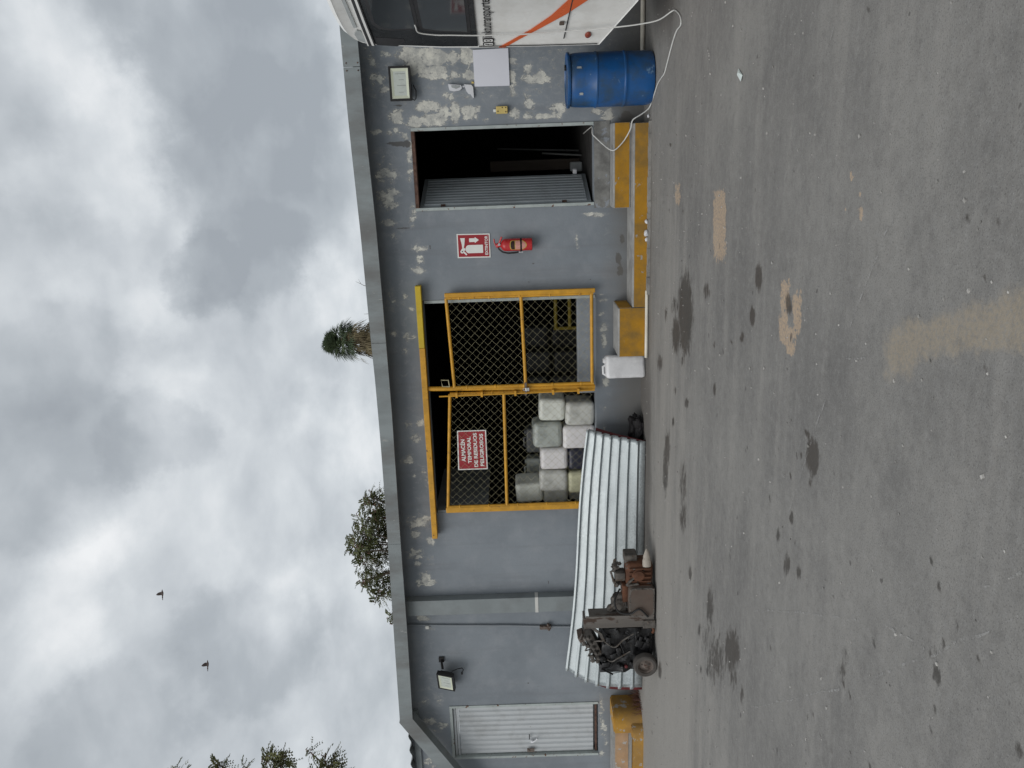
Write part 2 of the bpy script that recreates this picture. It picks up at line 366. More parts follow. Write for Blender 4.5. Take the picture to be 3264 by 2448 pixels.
def groundm():
    m, n, b = newmat('worn_concrete_yard')
    tcn = n.n('ShaderNodeTexCoord').outputs['Object']
    at = lambda q: n.n('ShaderNodeAttribute', attribute_name=q).outputs['Fac']
    st, pa, bu, da = at('stain'), at('paint'), at('buff'), at('damp_shade')
    big = n.noise(tcn, .55, 5, .6); md = n.noise(tcn, 2.6, 6, .62); fi = n.noise(tcn, 28, 5, .7); gr = n.noise(tcn, 120, 3, .7)
    drag = n.noise(n.n('ShaderNodeMapping', {'Vector': tcn, 'Scale': (.35, 2.4, 1)}).outputs[0], 1.5, 6, .65)
    colr = n.mix(n.mr(big, .32, .68), (.158, .153, .146), (.228, .221, .207))
    colr = n.mix(n.math('MULTIPLY', n.mr(drag, .40, .70), .55), colr, (.255, .246, .230))
    colr = n.mix(n.math('MULTIPLY', n.mr(md, .48, .72), .45), colr, (.125, .121, .117))
    y = n.n('ShaderNodeSeparateXYZ', {0: tcn}).outputs[1]
    colr = n.mix(n.math('MULTIPLY', n.mr(n.math('ADD', y, n.math('MULTIPLY', md, 1.5)), -2.2, .2), .35), colr, (.25, .245, .232))   # dust blown to the wall
    mot = n.noise(tcn, 13, 8, .76)
    colr = n.mix(n.math('MULTIPLY', n.mr(mot, .50, .66), .34), colr, (.100, .096, .092))
    colr = n.mix(n.math('MULTIPLY', n.mr(mot, .48, .34), .32), colr, (.30, .29, .272))
    colr = n.mix(n.math('MULTIPLY', n.mr(n.math('ADD', at('dust'), n.math('MULTIPLY', n.math('SUBTRACT', drag, .5), 1.4)), .0, .8), .62), colr, (.33, .312, .285))
    colr = n.mix(n.math('MULTIPLY', n.mr(fi, .42, .70), .30), colr, (.27, .268, .26))
    colr = n.mix(n.math('MULTIPLY', n.mr(gr, .52, .68), .60), colr, (.075, .074, .072))
    colr = n.mix(n.math('MULTIPLY', n.mr(n.noise(tcn, 170, 2, .6), .60, .72), .40), colr, (.40, .40, .39))
    bm_ = n.mr(n.math('ADD', bu, n.math('MULTIPLY', n.math('SUBTRACT', n.noise(tcn, 14, 8, .74), .5), 2.2)), .30, 1.0)
    colr = n.mix(n.math('MULTIPLY', n.math('MULTIPLY', bm_, .62), n.mr(n.noise(tcn, 60, 4, .7), .25, .6)), colr, (.33, .275, .20))
    colr = n.mix(n.math('MULTIPLY', n.mr(n.math('ADD', da, n.math('MULTIPLY', md, .6)), .45, 1.1), .62), colr, (.085, .075, .066))  # damp ground, with contact shade along the wall foot painted in
    pm = n.mr(n.math('ADD', pa, n.math('MULTIPLY', n.math('SUBTRACT', n.noise(tcn, 20, 8, .74), .5), 2.6)), .55, .68)
    colr = n.mix(n.math('MULTIPLY', pm, n.mr(n.noise(tcn, 60, 5, .75), .36, .56, .10, .80)), colr, (.46, .34, .23))
    sm = n.mr(n.math('ADD', st, n.math('MULTIPLY', n.math('SUBTRACT', n.noise(n.n('ShaderNodeMapping', {'Vector': tcn, 'Scale': (.7, 1.5, 1)}).outputs[0], 13, 8, .74), .5), 2.4)), .42, .88)
    colr = n.mix(n.math('MULTIPLY', sm, .84), colr, n.mix(n.mr(big, .4, .6), (.050, .041, .034), (.046, .043, .038)))
    sp = n.mr(n.noise(tcn, 9.5, 2, .4), .735, .755)
    colr = n.mix(n.math('MULTIPLY', sp, .6), colr, (.055, .05, .048))
    n.set(b, 'Base Color', colr)
    n.set(b, 'Roughness', n.math('SUBTRACT', .90, n.math('MULTIPLY', sm, .28))); n.set(b, 'Specular IOR Level', .3)
    h = n.math('ADD', n.math('MULTIPLY', fi, .5), n.math('MULTIPLY', gr, .7))
    n.set(b, 'Normal', n.n('ShaderNodeBump', {'Height': h, 'Strength': .55, 'Distance': .005}).outputs[0])
    return m
M['ground'] = groundm()

# ------------------------------------------------------------------ where the wear, oil and old road paint lie (metres: centre, two half axes, weight)
PEEL=[(1.021,2.365,-0.00933,-0.274,-0.102,0.00664,1.250),(1.086,2.516,-0.00372,-0.109,-0.0509,0.00356,1.100),(0.855,2.265,-0.00595,-0.175,-0.0689,0.00422,1.150),(0.914,2.464,-0.00469,-0.138,-0.0772,0.00524,1.000),(1.002,2.055,-0.00187,-0.0548,-0.0768,0.00421,1.100),(1.023,1.907,-0.0028,-0.0822,-0.102,0.00512,1.150),(0.817,1.890,-0.00282,-0.0828,-0.0517,0.00254,1.100),(0.823,2.064,-0.00219,-0.0644,-0.0517,0.00283,0.8),(0.519,2.351,-0.0054,-0.158,-0.0616,0.0039,1.100),(0.434,2.188,-0.00287,-0.0838,-0.0974,0.00565,1.000),(0.447,2.066,-0.00191,-0.0558,-0.124,0.00672,1.100),(0.442,1.918,-0.0035,-0.102,-0.0884,0.00437,1.000),(0.356,2.511,-0.00288,-0.084,-0.0711,0.00484,1.100),(0.376,2.313,-0.00479,-0.14,-0.0799,0.00495,1.100),(0.616,2.113,-0.00348,-0.102,-0.0524,0.00293,0.8),(0.474,1.814,-0.00127,-0.0372,-0.0529,0.00244,0.8),(1.061,2.774,-0.00217,-0.0639,-0.0425,0.00332,0.8),(0.815,2.858,-0.00188,-0.0552,-0.0777,0.00624,0.8),(0.71,2.829,-0.00252,-0.0738,-0.0521,0.00412,0.8),(0.407,2.703,-0.00287,-0.0839,-0.062,0.00461,0.95),(0.843,2.929,-0.00188,-0.0551,-0.104,0.00855,0.7),(0.998,2.935,-0.00187,-0.0549,-0.103,0.00853,0.7),(0.272,2.920,-0.00385,-0.112,-0.0447,0.00361,0.7),(0.266,2.751,-0.00257,-0.0749,-0.0536,0.00405,0.8),(0.217,2.614,-0.00193,-0.0562,-0.0538,0.00382,0.8),(0.756,1.162,-0.0055,-0.161,-0.0541,0.00139,1.100),(0.861,1.252,-0.00196,-0.0574,-0.0645,0.00185,0.9),(0.803,1.104,-0.00196,-0.0575,-0.0539,0.00129,0.9),(0.514,1.250,-0.00238,-0.0696,-0.0659,0.00187,1.000),(0.371,1.114,-0.00559,-0.163,-0.0388,0.000928,0.9),(0.409,1.416,-0.00239,-0.0699,-0.0664,0.00223,0.9),(0.46,0.949,-0.00398,-0.116,-0.0662,0.00124,0.8),(0.792,1.426,-0.00157,-0.046,-0.0865,0.00296,0.9),(0.651,1.431,-0.00158,-0.0462,-0.0654,0.00224,0.7),(0.924,1.204,-0.00156,-0.0458,-0.0321,0.000875,0.7),(0.968,1.077,-0.00156,-0.0457,-0.0267,0.000618,0.7),(0.364,0.403,-0.00319,-0.0933,-0.0777,0.000111,0.8),(0.406,0.519,-0.00239,-0.0699,-0.0276,0.000141,0.8),(0.666,1.223,-0.00355,-0.104,-0.0272,0.000751,0.7),(0.354,1.733,-0.0016,-0.0467,-0.0333,0.00145,0.7),(0.948,1.421,-0.00195,-0.0572,-0.0267,0.000915,0.8),(0.383,1.277,-0.00239,-0.0699,-0.0443,0.00129,0.8),(0.372,0.962,-0.00279,-0.0816,-0.0443,0.000848,0.8),(-0.184,2.862,-0.00458,-0.133,-0.129,0.01,0.95),(-0.443,2.863,-0.00463,-0.134,-0.15,0.0116,1.000),(-0.717,2.864,-0.00402,-0.116,-0.0475,0.00364,1.000),(-0.0464,2.595,-0.00143,-0.0416,-0.275,0.0192,0.9),(-0.622,2.606,-0.00167,-0.0481,-0.133,0.00914,1.000),(0.055,2.900,-0.00389,-0.113,-0.109,0.00867,0.6),(-0.702,0.546,-0.00534,-0.154,-0.0265,0.000153,1.100),(0.443,2.719,-0.00383,-0.112,-0.0707,0.0053,0.8),(0.266,2.751,-0.00257,-0.0749,-0.0536,0.00405,0.7),(-1.006,2.555,-0.00406,-0.117,-0.0541,0.00361,1.000),(-1.142,2.554,-0.00204,-0.0587,-0.0585,0.00388,1.000),(-1.258,2.591,-0.00342,-0.0981,-0.0687,0.00462,0.9),(-1.594,2.912,-0.00278,-0.0793,-0.161,0.0122,0.65),(-1.580,2.752,-0.00139,-0.0396,-0.05,0.00357,0.9),(-1.712,2.701,-0.00139,-0.0398,-0.0302,0.0021,0.9),(-2.001,2.902,-0.00212,-0.0602,-0.0513,0.00384,0.9),(-2.046,2.785,-0.00283,-0.0803,-0.0824,0.00588,0.7),(-0.871,2.837,-0.0027,-0.0776,-0.096,0.00725,0.7),(-0.943,0.761,-0.000945,-0.0272,-0.0577,0.000707,0.9),(-1.050,0.743,-0.00108,-0.0312,-0.0484,0.000564,1.000),(-1.681,0.452,-0.00209,-0.0596,-0.0402,0.000113,0.9),(-1.862,0.452,-0.0021,-0.0599,-0.0813,0.000228,0.8),(-2.026,0.443,-0.00247,-0.0702,-0.0821,0.000206,0.8),(-1.620,0.472,-0.00139,-0.0396,-0.02,6.79e-05,0.8),(-2.180,0.443,-0.00156,-0.0443,-0.124,0.000312,1.000),(-2.684,0.424,-0.00203,-0.0573,-0.064,0.000123,1.100),(-3.005,0.456,-0.0022,-0.0619,-0.0434,0.000122,0.8),(-3.290,0.436,-0.00148,-0.0416,-0.111,0.000244,0.6),(-2.220,2.838,-0.00356,-0.101,-0.0832,0.00604,0.6),(-2.039,2.684,-0.00141,-0.0402,-0.0411,0.00281,0.9),(-3.112,2.674,-0.00369,-0.104,-0.0657,0.00434,0.9),(-3.139,2.822,-0.00295,-0.0829,-0.0548,0.00385,0.8),(-3.318,2.751,-0.00297,-0.0833,-0.0886,0.00601,0.9),(-3.607,2.854,-0.00413,-0.116,-0.0563,0.00395,1.000),(-3.749,2.674,-0.00189,-0.0527,-0.0681,0.00441,0.95),(-3.909,2.653,-0.00122,-0.0339,-0.0916,0.00586,0.9),(-3.319,2.771,-0.00223,-0.0625,-0.0664,0.00454,0.8),(-3.824,2.806,-0.00152,-0.0423,-0.0273,0.00187,0.8),(-4.438,2.826,-0.00465,-0.129,-0.106,0.0072,1.000),(-4.396,2.673,-0.0031,-0.0859,-0.047,0.00299,0.9),(-4.451,2.784,-0.00543,-0.151,-0.106,0.00708,1.000),(-4.615,2.838,-0.00312,-0.0864,-0.0714,0.00484,0.9),(-4.717,2.661,-0.00219,-0.0606,-0.0622,0.00391,1.100),(-4.891,2.857,-0.00473,-0.131,-0.0967,0.00656,0.9),(-5.029,2.845,-0.0019,-0.0524,-0.0584,0.00393,1.000),(-5.199,2.746,-0.00319,-0.0878,-0.0639,0.0041,1.000),(-5.299,2.730,-0.00401,-0.11,-0.0642,0.00409,1.150),(-5.306,2.852,-0.00176,-0.0484,-0.0741,0.00496,0.9),(-5.821,2.831,-0.00449,-0.123,-0.0508,0.00332,1.000),(-4.958,2.665,-0.00158,-0.0436,-0.0971,0.00607,0.7),(-5.991,2.730,-0.00247,-0.0672,-0.0307,0.00192,0.8),(-7.423,2.842,-0.00606,-0.163,-0.0828,0.00522,0.85),(-7.499,2.684,-0.00434,-0.116,-0.0692,0.00408,0.9),(-7.619,2.808,-0.00523,-0.14,-0.0836,0.00518,0.7),(-7.814,2.843,-0.00439,-0.117,-0.0845,0.00528,0.8),(-7.901,2.778,-0.0044,-0.118,-0.17,0.0103,0.8),(-8.097,2.861,-0.00532,-0.142,-0.114,0.00714,0.8),(-7.428,0.491,-0.00156,-0.0418,-0.361,0.00122,0.8),(-7.624,0.445,-0.00157,-0.0421,-0.0696,0.000154,1.000),(-8.043,0.493,-0.00221,-0.059,-0.0853,0.000289,0.8),(-7.092,2.914,-0.00513,-0.138,-0.109,0.00711,0.6),(-6.691,2.865,-0.00337,-0.0913,-0.0798,0.00517,0.6),(-7.074,2.682,-0.00342,-0.0922,-0.109,0.00646,0.6),(-7.819,0.434,-0.0014,-0.0376,-0.169,0.000324,0.7)]
GRIME=[(0.529,2.648,-0.00476,-0.139,-0.014,0.00102,1.000),(0.139,2.705,-0.00517,-0.15,-0.0252,0.00186,1.100),(0.135,2.611,-0.00161,-0.047,-0.045,0.00319,1.000),(-1.240,1.255,-0.00109,-0.0314,-0.0157,0.000423,1.000),(-0.943,1.048,-0.00081,-0.0233,-0.0154,0.000323,0.9),(-1.157,0.617,-0.000953,-0.0274,-0.0117,9.13e-05,1.000),(-1.441,0.589,-0.000551,-0.0158,-0.0119,8.23e-05,0.9),(-1.212,0.274,-0.0015,-0.0431,-0.088,-0.000221,0.9),(-1.350,0.254,-0.00151,-0.0433,-0.0789,-0.000244,0.9),(-0.981,0.236,-0.00135,-0.0389,-0.0771,-0.000285,0.8),(-0.774,2.772,-0.00671,-0.193,-0.00952,0.000702,0.8),(-1.001,2.428,-0.000813,-0.0234,-0.0309,0.00194,0.8),(-1.451,1.300,-0.00414,-0.118,-0.0198,0.000559,0.6),(-5.266,1.242,-0.0004,-0.011,-0.0246,0.000585,1.000),(-5.355,1.167,-0.000802,-0.022,-0.0247,0.000536,0.8),(-6.921,1.339,-0.00119,-0.0321,-0.0161,0.000406,0.8),(-6.870,1.480,-0.000678,-0.0183,-0.0161,0.000464,0.9),(-6.804,1.611,-0.000677,-0.0183,-0.016,0.000517,0.7),(1.380,0.299,-0.00244,-0.0722,-0.0998,-0.000192,0.8),(0.312,0.185,-0.00384,-0.112,-0.107,-0.000584,0.8),(0.19,0.522,-0.00644,-0.188,-0.108,0.000556,0.7),(0.0612,0.447,-0.00388,-0.113,-0.109,0.000304,0.6),(-0.124,0.334,-0.00391,-0.114,-0.184,-0.000136,0.6)]
STAIN=[(-1.401,-2.358,0.0571,-0.291,-0.352,-0.0428,1.300),(-1.678,-1.983,0.0425,-0.189,-0.184,-0.0206,1.100),(-1.405,-1.911,0.0367,-0.199,-0.0992,-0.011,0.7),(-1.088,-3.095,0.0208,-0.123,-0.0822,-0.0115,0.8),(-0.787,-4.389,0.0117,-0.0769,-0.0855,-0.0146,1.150),(-1.036,-4.311,0.0124,-0.0624,-0.0642,-0.0108,1.200),(-1.220,-4.108,0.0128,-0.0562,-0.0408,-0.00662,1.000),(-0.843,-4.951,0.0092,-0.0499,-0.0668,-0.0123,1.100),(-1.302,-3.856,0.00826,-0.0355,-0.0184,-0.00287,1.000),(-1.430,-3.398,0.00987,-0.0419,-0.024,-0.00349,1.000),(-1.766,-3.447,0.0139,-0.047,-0.0543,-0.00788,1.100),(-2.174,-2.512,0.0267,-0.0846,-0.0479,-0.00589,1.050),(-2.541,-1.950,0.0228,-0.0669,-0.0527,-0.00576,1.000),(-2.211,-2.000,0.0243,-0.0814,-0.0428,-0.00476,0.8),(-2.907,-1.688,0.0675,-0.179,-0.205,-0.021,0.9),(-3.187,-1.620,0.0606,-0.147,-0.248,-0.0249,1.000),(-2.967,-2.455,0.0873,-0.203,-0.272,-0.0324,0.7),(-1.536,-5.444,0.0319,-0.0817,-0.0953,-0.0183,1.350),(-1.439,-5.336,0.0103,-0.029,-0.0258,-0.0049,1.150),(-1.348,-5.432,0.00779,-0.0229,-0.0125,-0.0024,0.9),(-1.593,-5.272,0.00977,-0.0252,-0.0209,-0.00391,1.100),(-1.918,-4.322,0.0117,-0.0309,-0.0189,-0.00311,1.100),(-2.029,-4.833,0.0127,-0.0284,-0.0194,-0.00342,1.050),(-1.757,-5.148,0.00788,-0.0189,-0.0119,-0.00218,1.000),(-1.678,-5.433,0.0199,-0.0465,-0.0276,-0.00527,0.8),(-0.984,-6.501,0.00404,-0.0119,-0.00637,-0.00139,1.000),(-0.722,-6.793,0.00255,-0.00932,-0.0167,-0.00379,0.9),(-0.765,-6.747,0.00388,-0.0136,-0.0125,-0.00282,1.000),(-0.721,-6.841,0.00225,-0.00807,-0.0109,-0.00249,1.000),(-0.429,-6.726,0.00143,-0.00951,-0.011,-0.00249,1.000),(-0.384,-6.691,0.00114,-0.00875,-0.00773,-0.00175,0.9),(-1.841,-2.282,0.0153,-0.0596,-0.0646,-0.00766,0.9),(-1.572,-1.486,0.0178,-0.0908,-0.0881,-0.00889,0.8),(-2.140,-1.198,0.0509,-0.196,-0.113,-0.0105,0.8),(-1.702,-4.563,0.00856,-0.0243,-0.00776,-0.00133,1.000),(-1.695,-4.923,0.0068,-0.0179,-0.00619,-0.00111,1.000),(-2.580,-2.815,0.0156,-0.0396,-0.0157,-0.00202,1.000),(-0.851,-5.511,0.00319,-0.0149,-0.00585,-0.00115,1.000),(-0.996,-3.785,0.00467,-0.027,-0.00728,-0.00113,1.000),(-3.284,-2.493,0.0771,-0.161,-0.163,-0.0195,0.85),(-3.561,-3.561,0.0796,-0.129,-0.181,-0.0257,0.9),(-3.855,-3.542,0.212,-0.317,-0.138,-0.0195,0.6),(-3.888,-3.784,0.239,-0.34,-0.239,-0.0348,0.75),(-3.519,-4.203,0.145,-0.211,-0.177,-0.0276,1.000),(-3.691,-4.278,0.0925,-0.126,-0.136,-0.0213,0.7),(-3.669,-4.506,0.0418,-0.0548,-0.0716,-0.0116,0.9),(-3.659,-2.845,0.0346,-0.0613,-0.0837,-0.0106,0.95),(-3.987,-3.239,0.0402,-0.0613,-0.0647,-0.00865,0.9),(-4.301,-3.348,0.0304,-0.0421,-0.0406,-0.00549,1.000),(-4.169,-3.556,0.0284,-0.0393,-0.0313,-0.00438,1.000),(-5.618,-1.522,0.074,-0.103,-0.132,-0.0122,1.000),(-1.991,-5.206,0.0204,-0.0424,-0.0349,-0.00643,1.050),(-2.197,-5.013,0.0208,-0.0411,-0.0528,-0.00946,1.000),(-2.273,-5.183,0.0298,-0.0544,-0.0718,-0.0131,1.000),(-2.238,-5.366,0.0198,-0.035,-0.0541,-0.0101,1.050),(-2.098,-5.283,0.012,-0.0233,-0.0247,-0.00459,0.8),(-2.850,-4.050,0.0121,-0.0224,-0.00795,-0.00123,1.000),(-3.197,-4.600,0.0151,-0.0222,-0.00741,-0.00123,1.000),(-2.947,-5.012,0.0127,-0.0185,-0.00673,-0.00118,1.000),(-3.432,-4.721,0.016,-0.0214,-0.00738,-0.00124,1.000),(-2.075,-6.262,0.0124,-0.0183,-0.0217,-0.00451,1.100),(-1.826,-6.253,0.00715,-0.012,-0.00604,-0.00126,1.000),(-2.314,-5.996,0.0376,-0.054,-0.0511,-0.0103,0.65),(-2.397,-6.002,0.0519,-0.0718,-0.06,-0.012,0.65),(-2.462,-6.015,0.0122,-0.0164,-0.0103,-0.00207,1.000),(-2.463,-6.098,0.0133,-0.0174,-0.0202,-0.00409,1.100),(-2.865,-5.964,0.0165,-0.0193,-0.0181,-0.00357,0.8),(-2.329,-6.599,0.0119,-0.0138,-0.0173,-0.00371,1.100),(-2.633,-6.334,0.0163,-0.0183,-0.0193,-0.00399,1.100),(-1.724,-6.597,0.00903,-0.0143,-0.0148,-0.00322,0.9),(-1.627,-6.668,0.00687,-0.0112,-0.00911,-0.002,0.95),(-1.556,-6.684,0.0129,-0.0219,-0.0128,-0.00283,0.9),(-1.514,-6.742,0.00982,-0.0168,-0.0163,-0.00361,1.100),(-1.602,-6.773,0.0091,-0.0145,-0.015,-0.00334,1.000),(-1.637,-6.839,0.0104,-0.0158,-0.0277,-0.00618,1.050),(-1.756,-6.677,0.006,-0.00904,-0.00922,-0.00202,0.9),(-1.737,-6.761,0.0101,-0.0148,-0.0179,-0.00396,1.150),(-1.780,-6.746,0.0104,-0.015,-0.0181,-0.00399,1.100),(-1.811,-6.702,0.0154,-0.0222,-0.0237,-0.00519,1.100),(-1.877,-6.742,0.019,-0.026,-0.0393,-0.00863,1.150),(-1.991,-6.758,0.0102,-0.013,-0.0145,-0.00319,1.100),(-1.925,-6.926,0.0077,-0.00952,-0.00865,-0.00194,1.100),(-2.122,-6.751,0.00921,-0.0111,-0.0134,-0.00294,1.050),(-1.796,-7.217,0.0374,-0.0435,-0.0273,-0.0063,1.000),(-1.306,-6.777,0.00612,-0.012,-0.0169,-0.00377,1.000),(-1.453,-6.764,0.00466,-0.00824,-0.0074,-0.00165,1.000),(-1.654,-6.963,0.0101,-0.0144,-0.00943,-0.00213,0.7),(-1.673,-7.153,0.0236,-0.0304,-0.022,-0.00507,0.5),(-1.935,-6.492,0.00715,-0.0104,-0.00998,-0.00213,0.9),(-2.936,-5.634,0.0166,-0.0207,-0.0236,-0.00448,0.8),(-2.878,-5.714,0.0159,-0.0198,-0.0192,-0.00369,0.8),(-2.907,-5.820,0.0278,-0.0333,-0.0169,-0.00328,0.7),(-1.481,-6.617,0.005,-0.00919,-0.00781,-0.00171,1.000),(-1.560,-6.568,0.00338,-0.006,-0.00333,-0.000725,0.9),(-1.646,-6.315,0.00622,-0.0114,-0.00582,-0.00123,0.9),(0.682,-2.904,-0.00516,-0.0446,-0.0125,-0.00175,1.000),(0.491,-4.606,-0.0028,-0.0239,-0.00916,-0.00166,1.000),(0.35,-6.351,-0.00224,-0.0161,-0.00569,-0.00126,1.100),(0.372,-6.192,-0.00143,-0.0103,-0.0036,-0.000787,1.000),(0.37,-6.230,-0.0014,-0.01,-0.00356,-0.00078,1.000),(-0.00537,-6.630,-0.000206,-0.0117,-0.0151,-0.00342,1.000),(0.0175,-1.545,-0.000529,-0.0593,-0.0222,-0.00236,1.000),(-0.0213,-3.261,-0.00018,-0.0359,-0.00865,-0.00127,1.000),(-0.303,-5.146,0.00151,-0.0245,-0.0122,-0.00231,1.000),(-0.252,-6.762,0.000879,-0.0109,-0.0095,-0.00217,1.000),(0.336,-6.562,-0.00143,-0.00991,-0.00738,-0.00168,0.9),(0.516,-5.665,-0.00251,-0.0158,-0.00697,-0.00144,1.000),(0.694,-1.168,-0.00588,-0.0637,-0.016,-0.00158,1.000),(-0.352,-3.988,0.00138,-0.0242,-0.00891,-0.00145,1.000),(-0.539,-2.166,0.00303,-0.044,-0.0302,-0.00361,0.9),(0.0872,-6.662,-0.000456,-0.0085,-0.00734,-0.00168,0.9),(0.11,-6.702,-0.000407,-0.00639,-0.00411,-0.000943,1.000),(0.0887,-6.773,-0.000684,-0.0121,-0.011,-0.00255,0.7),(0.179,-6.026,-0.00208,-0.029,-0.013,-0.00277,0.6),(0.167,-6.751,-0.00189,-0.0217,-0.01,-0.00231,0.6),(0.0115,-5.671,-0.000224,-0.0128,-0.00734,-0.0015,1.000),(-0.255,-6.585,0.000557,-0.00728,-0.00452,-0.00102,1.000),(-0.372,-6.447,0.0012,-0.0105,-0.00542,-0.0012,1.000)]
PAINT=[(-0.554,-3.412,0.0135,-0.157,-0.214,-0.0318,1.500),(-0.43,-3.393,0.00703,-0.109,-0.0748,-0.0111,1.200),(-0.407,-1.920,0.00675,-0.139,-0.109,-0.0124,0.8),(-0.309,-5.782,0.00144,-0.0193,-0.0332,-0.00681,0.95),(-0.229,-5.739,0.000909,-0.0179,-0.0177,-0.00363,0.9),(-0.15,-5.648,0.000719,-0.0261,-0.00601,-0.00122,0.9),(-0.282,-5.728,0.00107,-0.0163,-0.0104,-0.00213,0.9),(-0.291,-5.599,0.00115,-0.0175,-0.00696,-0.0014,0.8),(-0.265,-5.352,0.000853,-0.0155,-0.00576,-0.00112,0.9),(-0.806,-4.885,0.0127,-0.0736,-0.0869,-0.0158,1.100),(-0.858,-5.081,0.0131,-0.0676,-0.112,-0.0208,1.050),(-0.987,-4.882,0.016,-0.0745,-0.0884,-0.016,1.100),(-1.003,-4.995,0.0301,-0.134,-0.0479,-0.0088,0.9),(-1.076,-5.023,0.0171,-0.0704,-0.0383,-0.00706,1.000)]
BUFF=[(-0.791,-6.226,0.0361,-0.147,-0.102,-0.0218,1.000),(-0.725,-6.326,0.0426,-0.184,-0.0852,-0.0184,1.000),(-0.662,-6.517,0.0406,-0.181,-0.0794,-0.0175,1.000),(-0.592,-6.723,0.037,-0.172,-0.0843,-0.0191,1.050),(-0.524,-6.915,0.0314,-0.155,-0.0931,-0.0215,1.100),(-0.436,-7.108,0.0288,-0.16,-0.094,-0.0222,1.100),(-0.904,-6.158,0.0161,-0.0583,-0.0422,-0.00892,0.7)]
DAMP=[(-0.956,-6.375,0.0353,-0.112,-0.0994,-0.0215,0.9),(-1.007,-6.454,0.0207,-0.0604,-0.065,-0.0141,0.8)]
SCRATCH=[[(-0.47, -5.95), (-0.57, -5.89), (-0.7, -5.81), (-0.86, -5.72)], [(-1.16, -5.57), (-1.31, -5.49), (-1.57, -5.36), (-1.78, -5.27), (-1.99, -5.16)], [(-3.85, -4.44), (-3.25, -5.13), (-2.48, -6.01)], [(-2.21, -6.3), (-1.89, -6.63), (-1.66, -6.86), (-1.44, -7.08), (-1.38, -7.14)], [(-2.88, -4.71), (-2.54, -5.26), (-2.26, -5.74), (-2.05, -6.12)], [(-1.93, -6.34), (-1.87, -6.52), (-1.83, -6.65)], [(-0.95, -5.7), (-0.89, -5.94)], [(-1.4, -6.95), (-1.25, -7.11)], [(0.5, -5.33), (0.39, -5.25)], [(-0.25, -6.11), (-0.37, -6.01), (-0.5, -5.94)]]
TREE_A=[(-12.75, 15.69, 7.09, 0.429), (-12.3, 16.58, 6.93, 0.468), (-12.25, 15.39, 6.88, 0.39), (-11.73, 16.63, 6.67, 0.39), (-13.27, 15.64, 6.86, 0.468), (-12.71, 15.04, 6.86, 0.312), (-13.88, 15.42, 6.6, 0.468), (-13.62, 14.77, 6.74, 0.273), (-12.69, 16.61, 6.64, 0.468), (-13.19, 16.14, 6.38, 0.546), (-12.05, 16.26, 6.31, 0.468), (-14.31, 15.29, 6.23, 0.39), (-14.28, 14.85, 6.38, 0.234), (-14.92, 14.69, 6.03, 0.172), (-15.03, 14.39, 5.91, 0.156), (-13.81, 15.12, 6.97, 0.172), (-12.84, 15.65, 7.25, 0.195), (-11.31, 16.38, 6.71, 0.195), (-11.49, 16.62, 6.49, 0.312), (-12.69, 16.28, 5.54, 0.702), (-14.1, 15.53, 5.54, 0.624), (-13.37, 15.93, 5.1, 0.702), (-15.09, 14.94, 5.65, 0.39)]
TREE_B=[(-15.86, 8.77, 6.93, 0.302), (-16.13, 8.8, 6.83, 0.288), (-15.45, 8.87, 7.42, 0.144), (-15.79, 8.84, 8.48, 0.288), (-15.51, 8.82, 8.56, 0.158), (-15.71, 8.91, 8.19, 0.158), (-15.73, 8.63, 9.21, 0.144), (-15.86, 8.77, 9.88, 0.18), (-15.69, 8.79, 9.95, 0.086), (-15.85, 8.78, 11.08, 0.144), (-16.51, 8.73, 7.37, 0.432), (-16.22, 8.45, 8.29, 0.432), (-16.31, 8.37, 9.29, 0.432), (-16.31, 8.64, 10.32, 0.36), (-16.93, 8.47, 6.5, 0.504), (-17.19, 8.36, 7.95, 0.576), (-17.3, 8.11, 9.17, 0.576), (-17.11, 8.16, 10.26, 0.504), (-16.63, 8.34, 11.02, 0.36), (-17.54, 8.01, 11.36, 0.504), (-17.86, 7.97, 7.33, 0.648), (-18.08, 7.44, 8.72, 0.648), (-18.03, 8.08, 6.1, 0.576), (-18.11, 7.71, 10.32, 0.504)]

def field(blobs, pts, pw=2):
    """1 at a patch's centre falling to 0 at its edge"""
    out_ = np.zeros(len(pts))
    for cx, cy, ax, ay, bx, by, wt_ in blobs:
        det = ax*by-ay*bx
        if abs(det) < 1e-9: continue
        p = pts-np.array([cx, cy])
        u_ = (p[:, 0]*by-p[:, 1]*bx)/det; v_ = (ax*p[:, 1]-ay*p[:, 0])/det
        q = (np.abs(u_)**pw+np.abs(v_)**pw)**(1/pw)
        out_ = np.maximum(out_, wt_*np.clip(1.45-.95*q, 0, 1)*1.0)
    return out_
def grid_axis(lo, hi, step, extra=(), far=()):
    a = list(np.arange(lo, hi+1e-6, step)); a = [q for q in a if all(abs(q-e) > step*.45 for e in extra)]
    return sorted(set(a) | set(extra) | set(far))
def setattrf(me, name, vals):
    at_ = me.attributes.new(name, 'FLOAT', 'POINT'); at_.data.foreach_set('value', np.asarray(vals, dtype=np.float32))

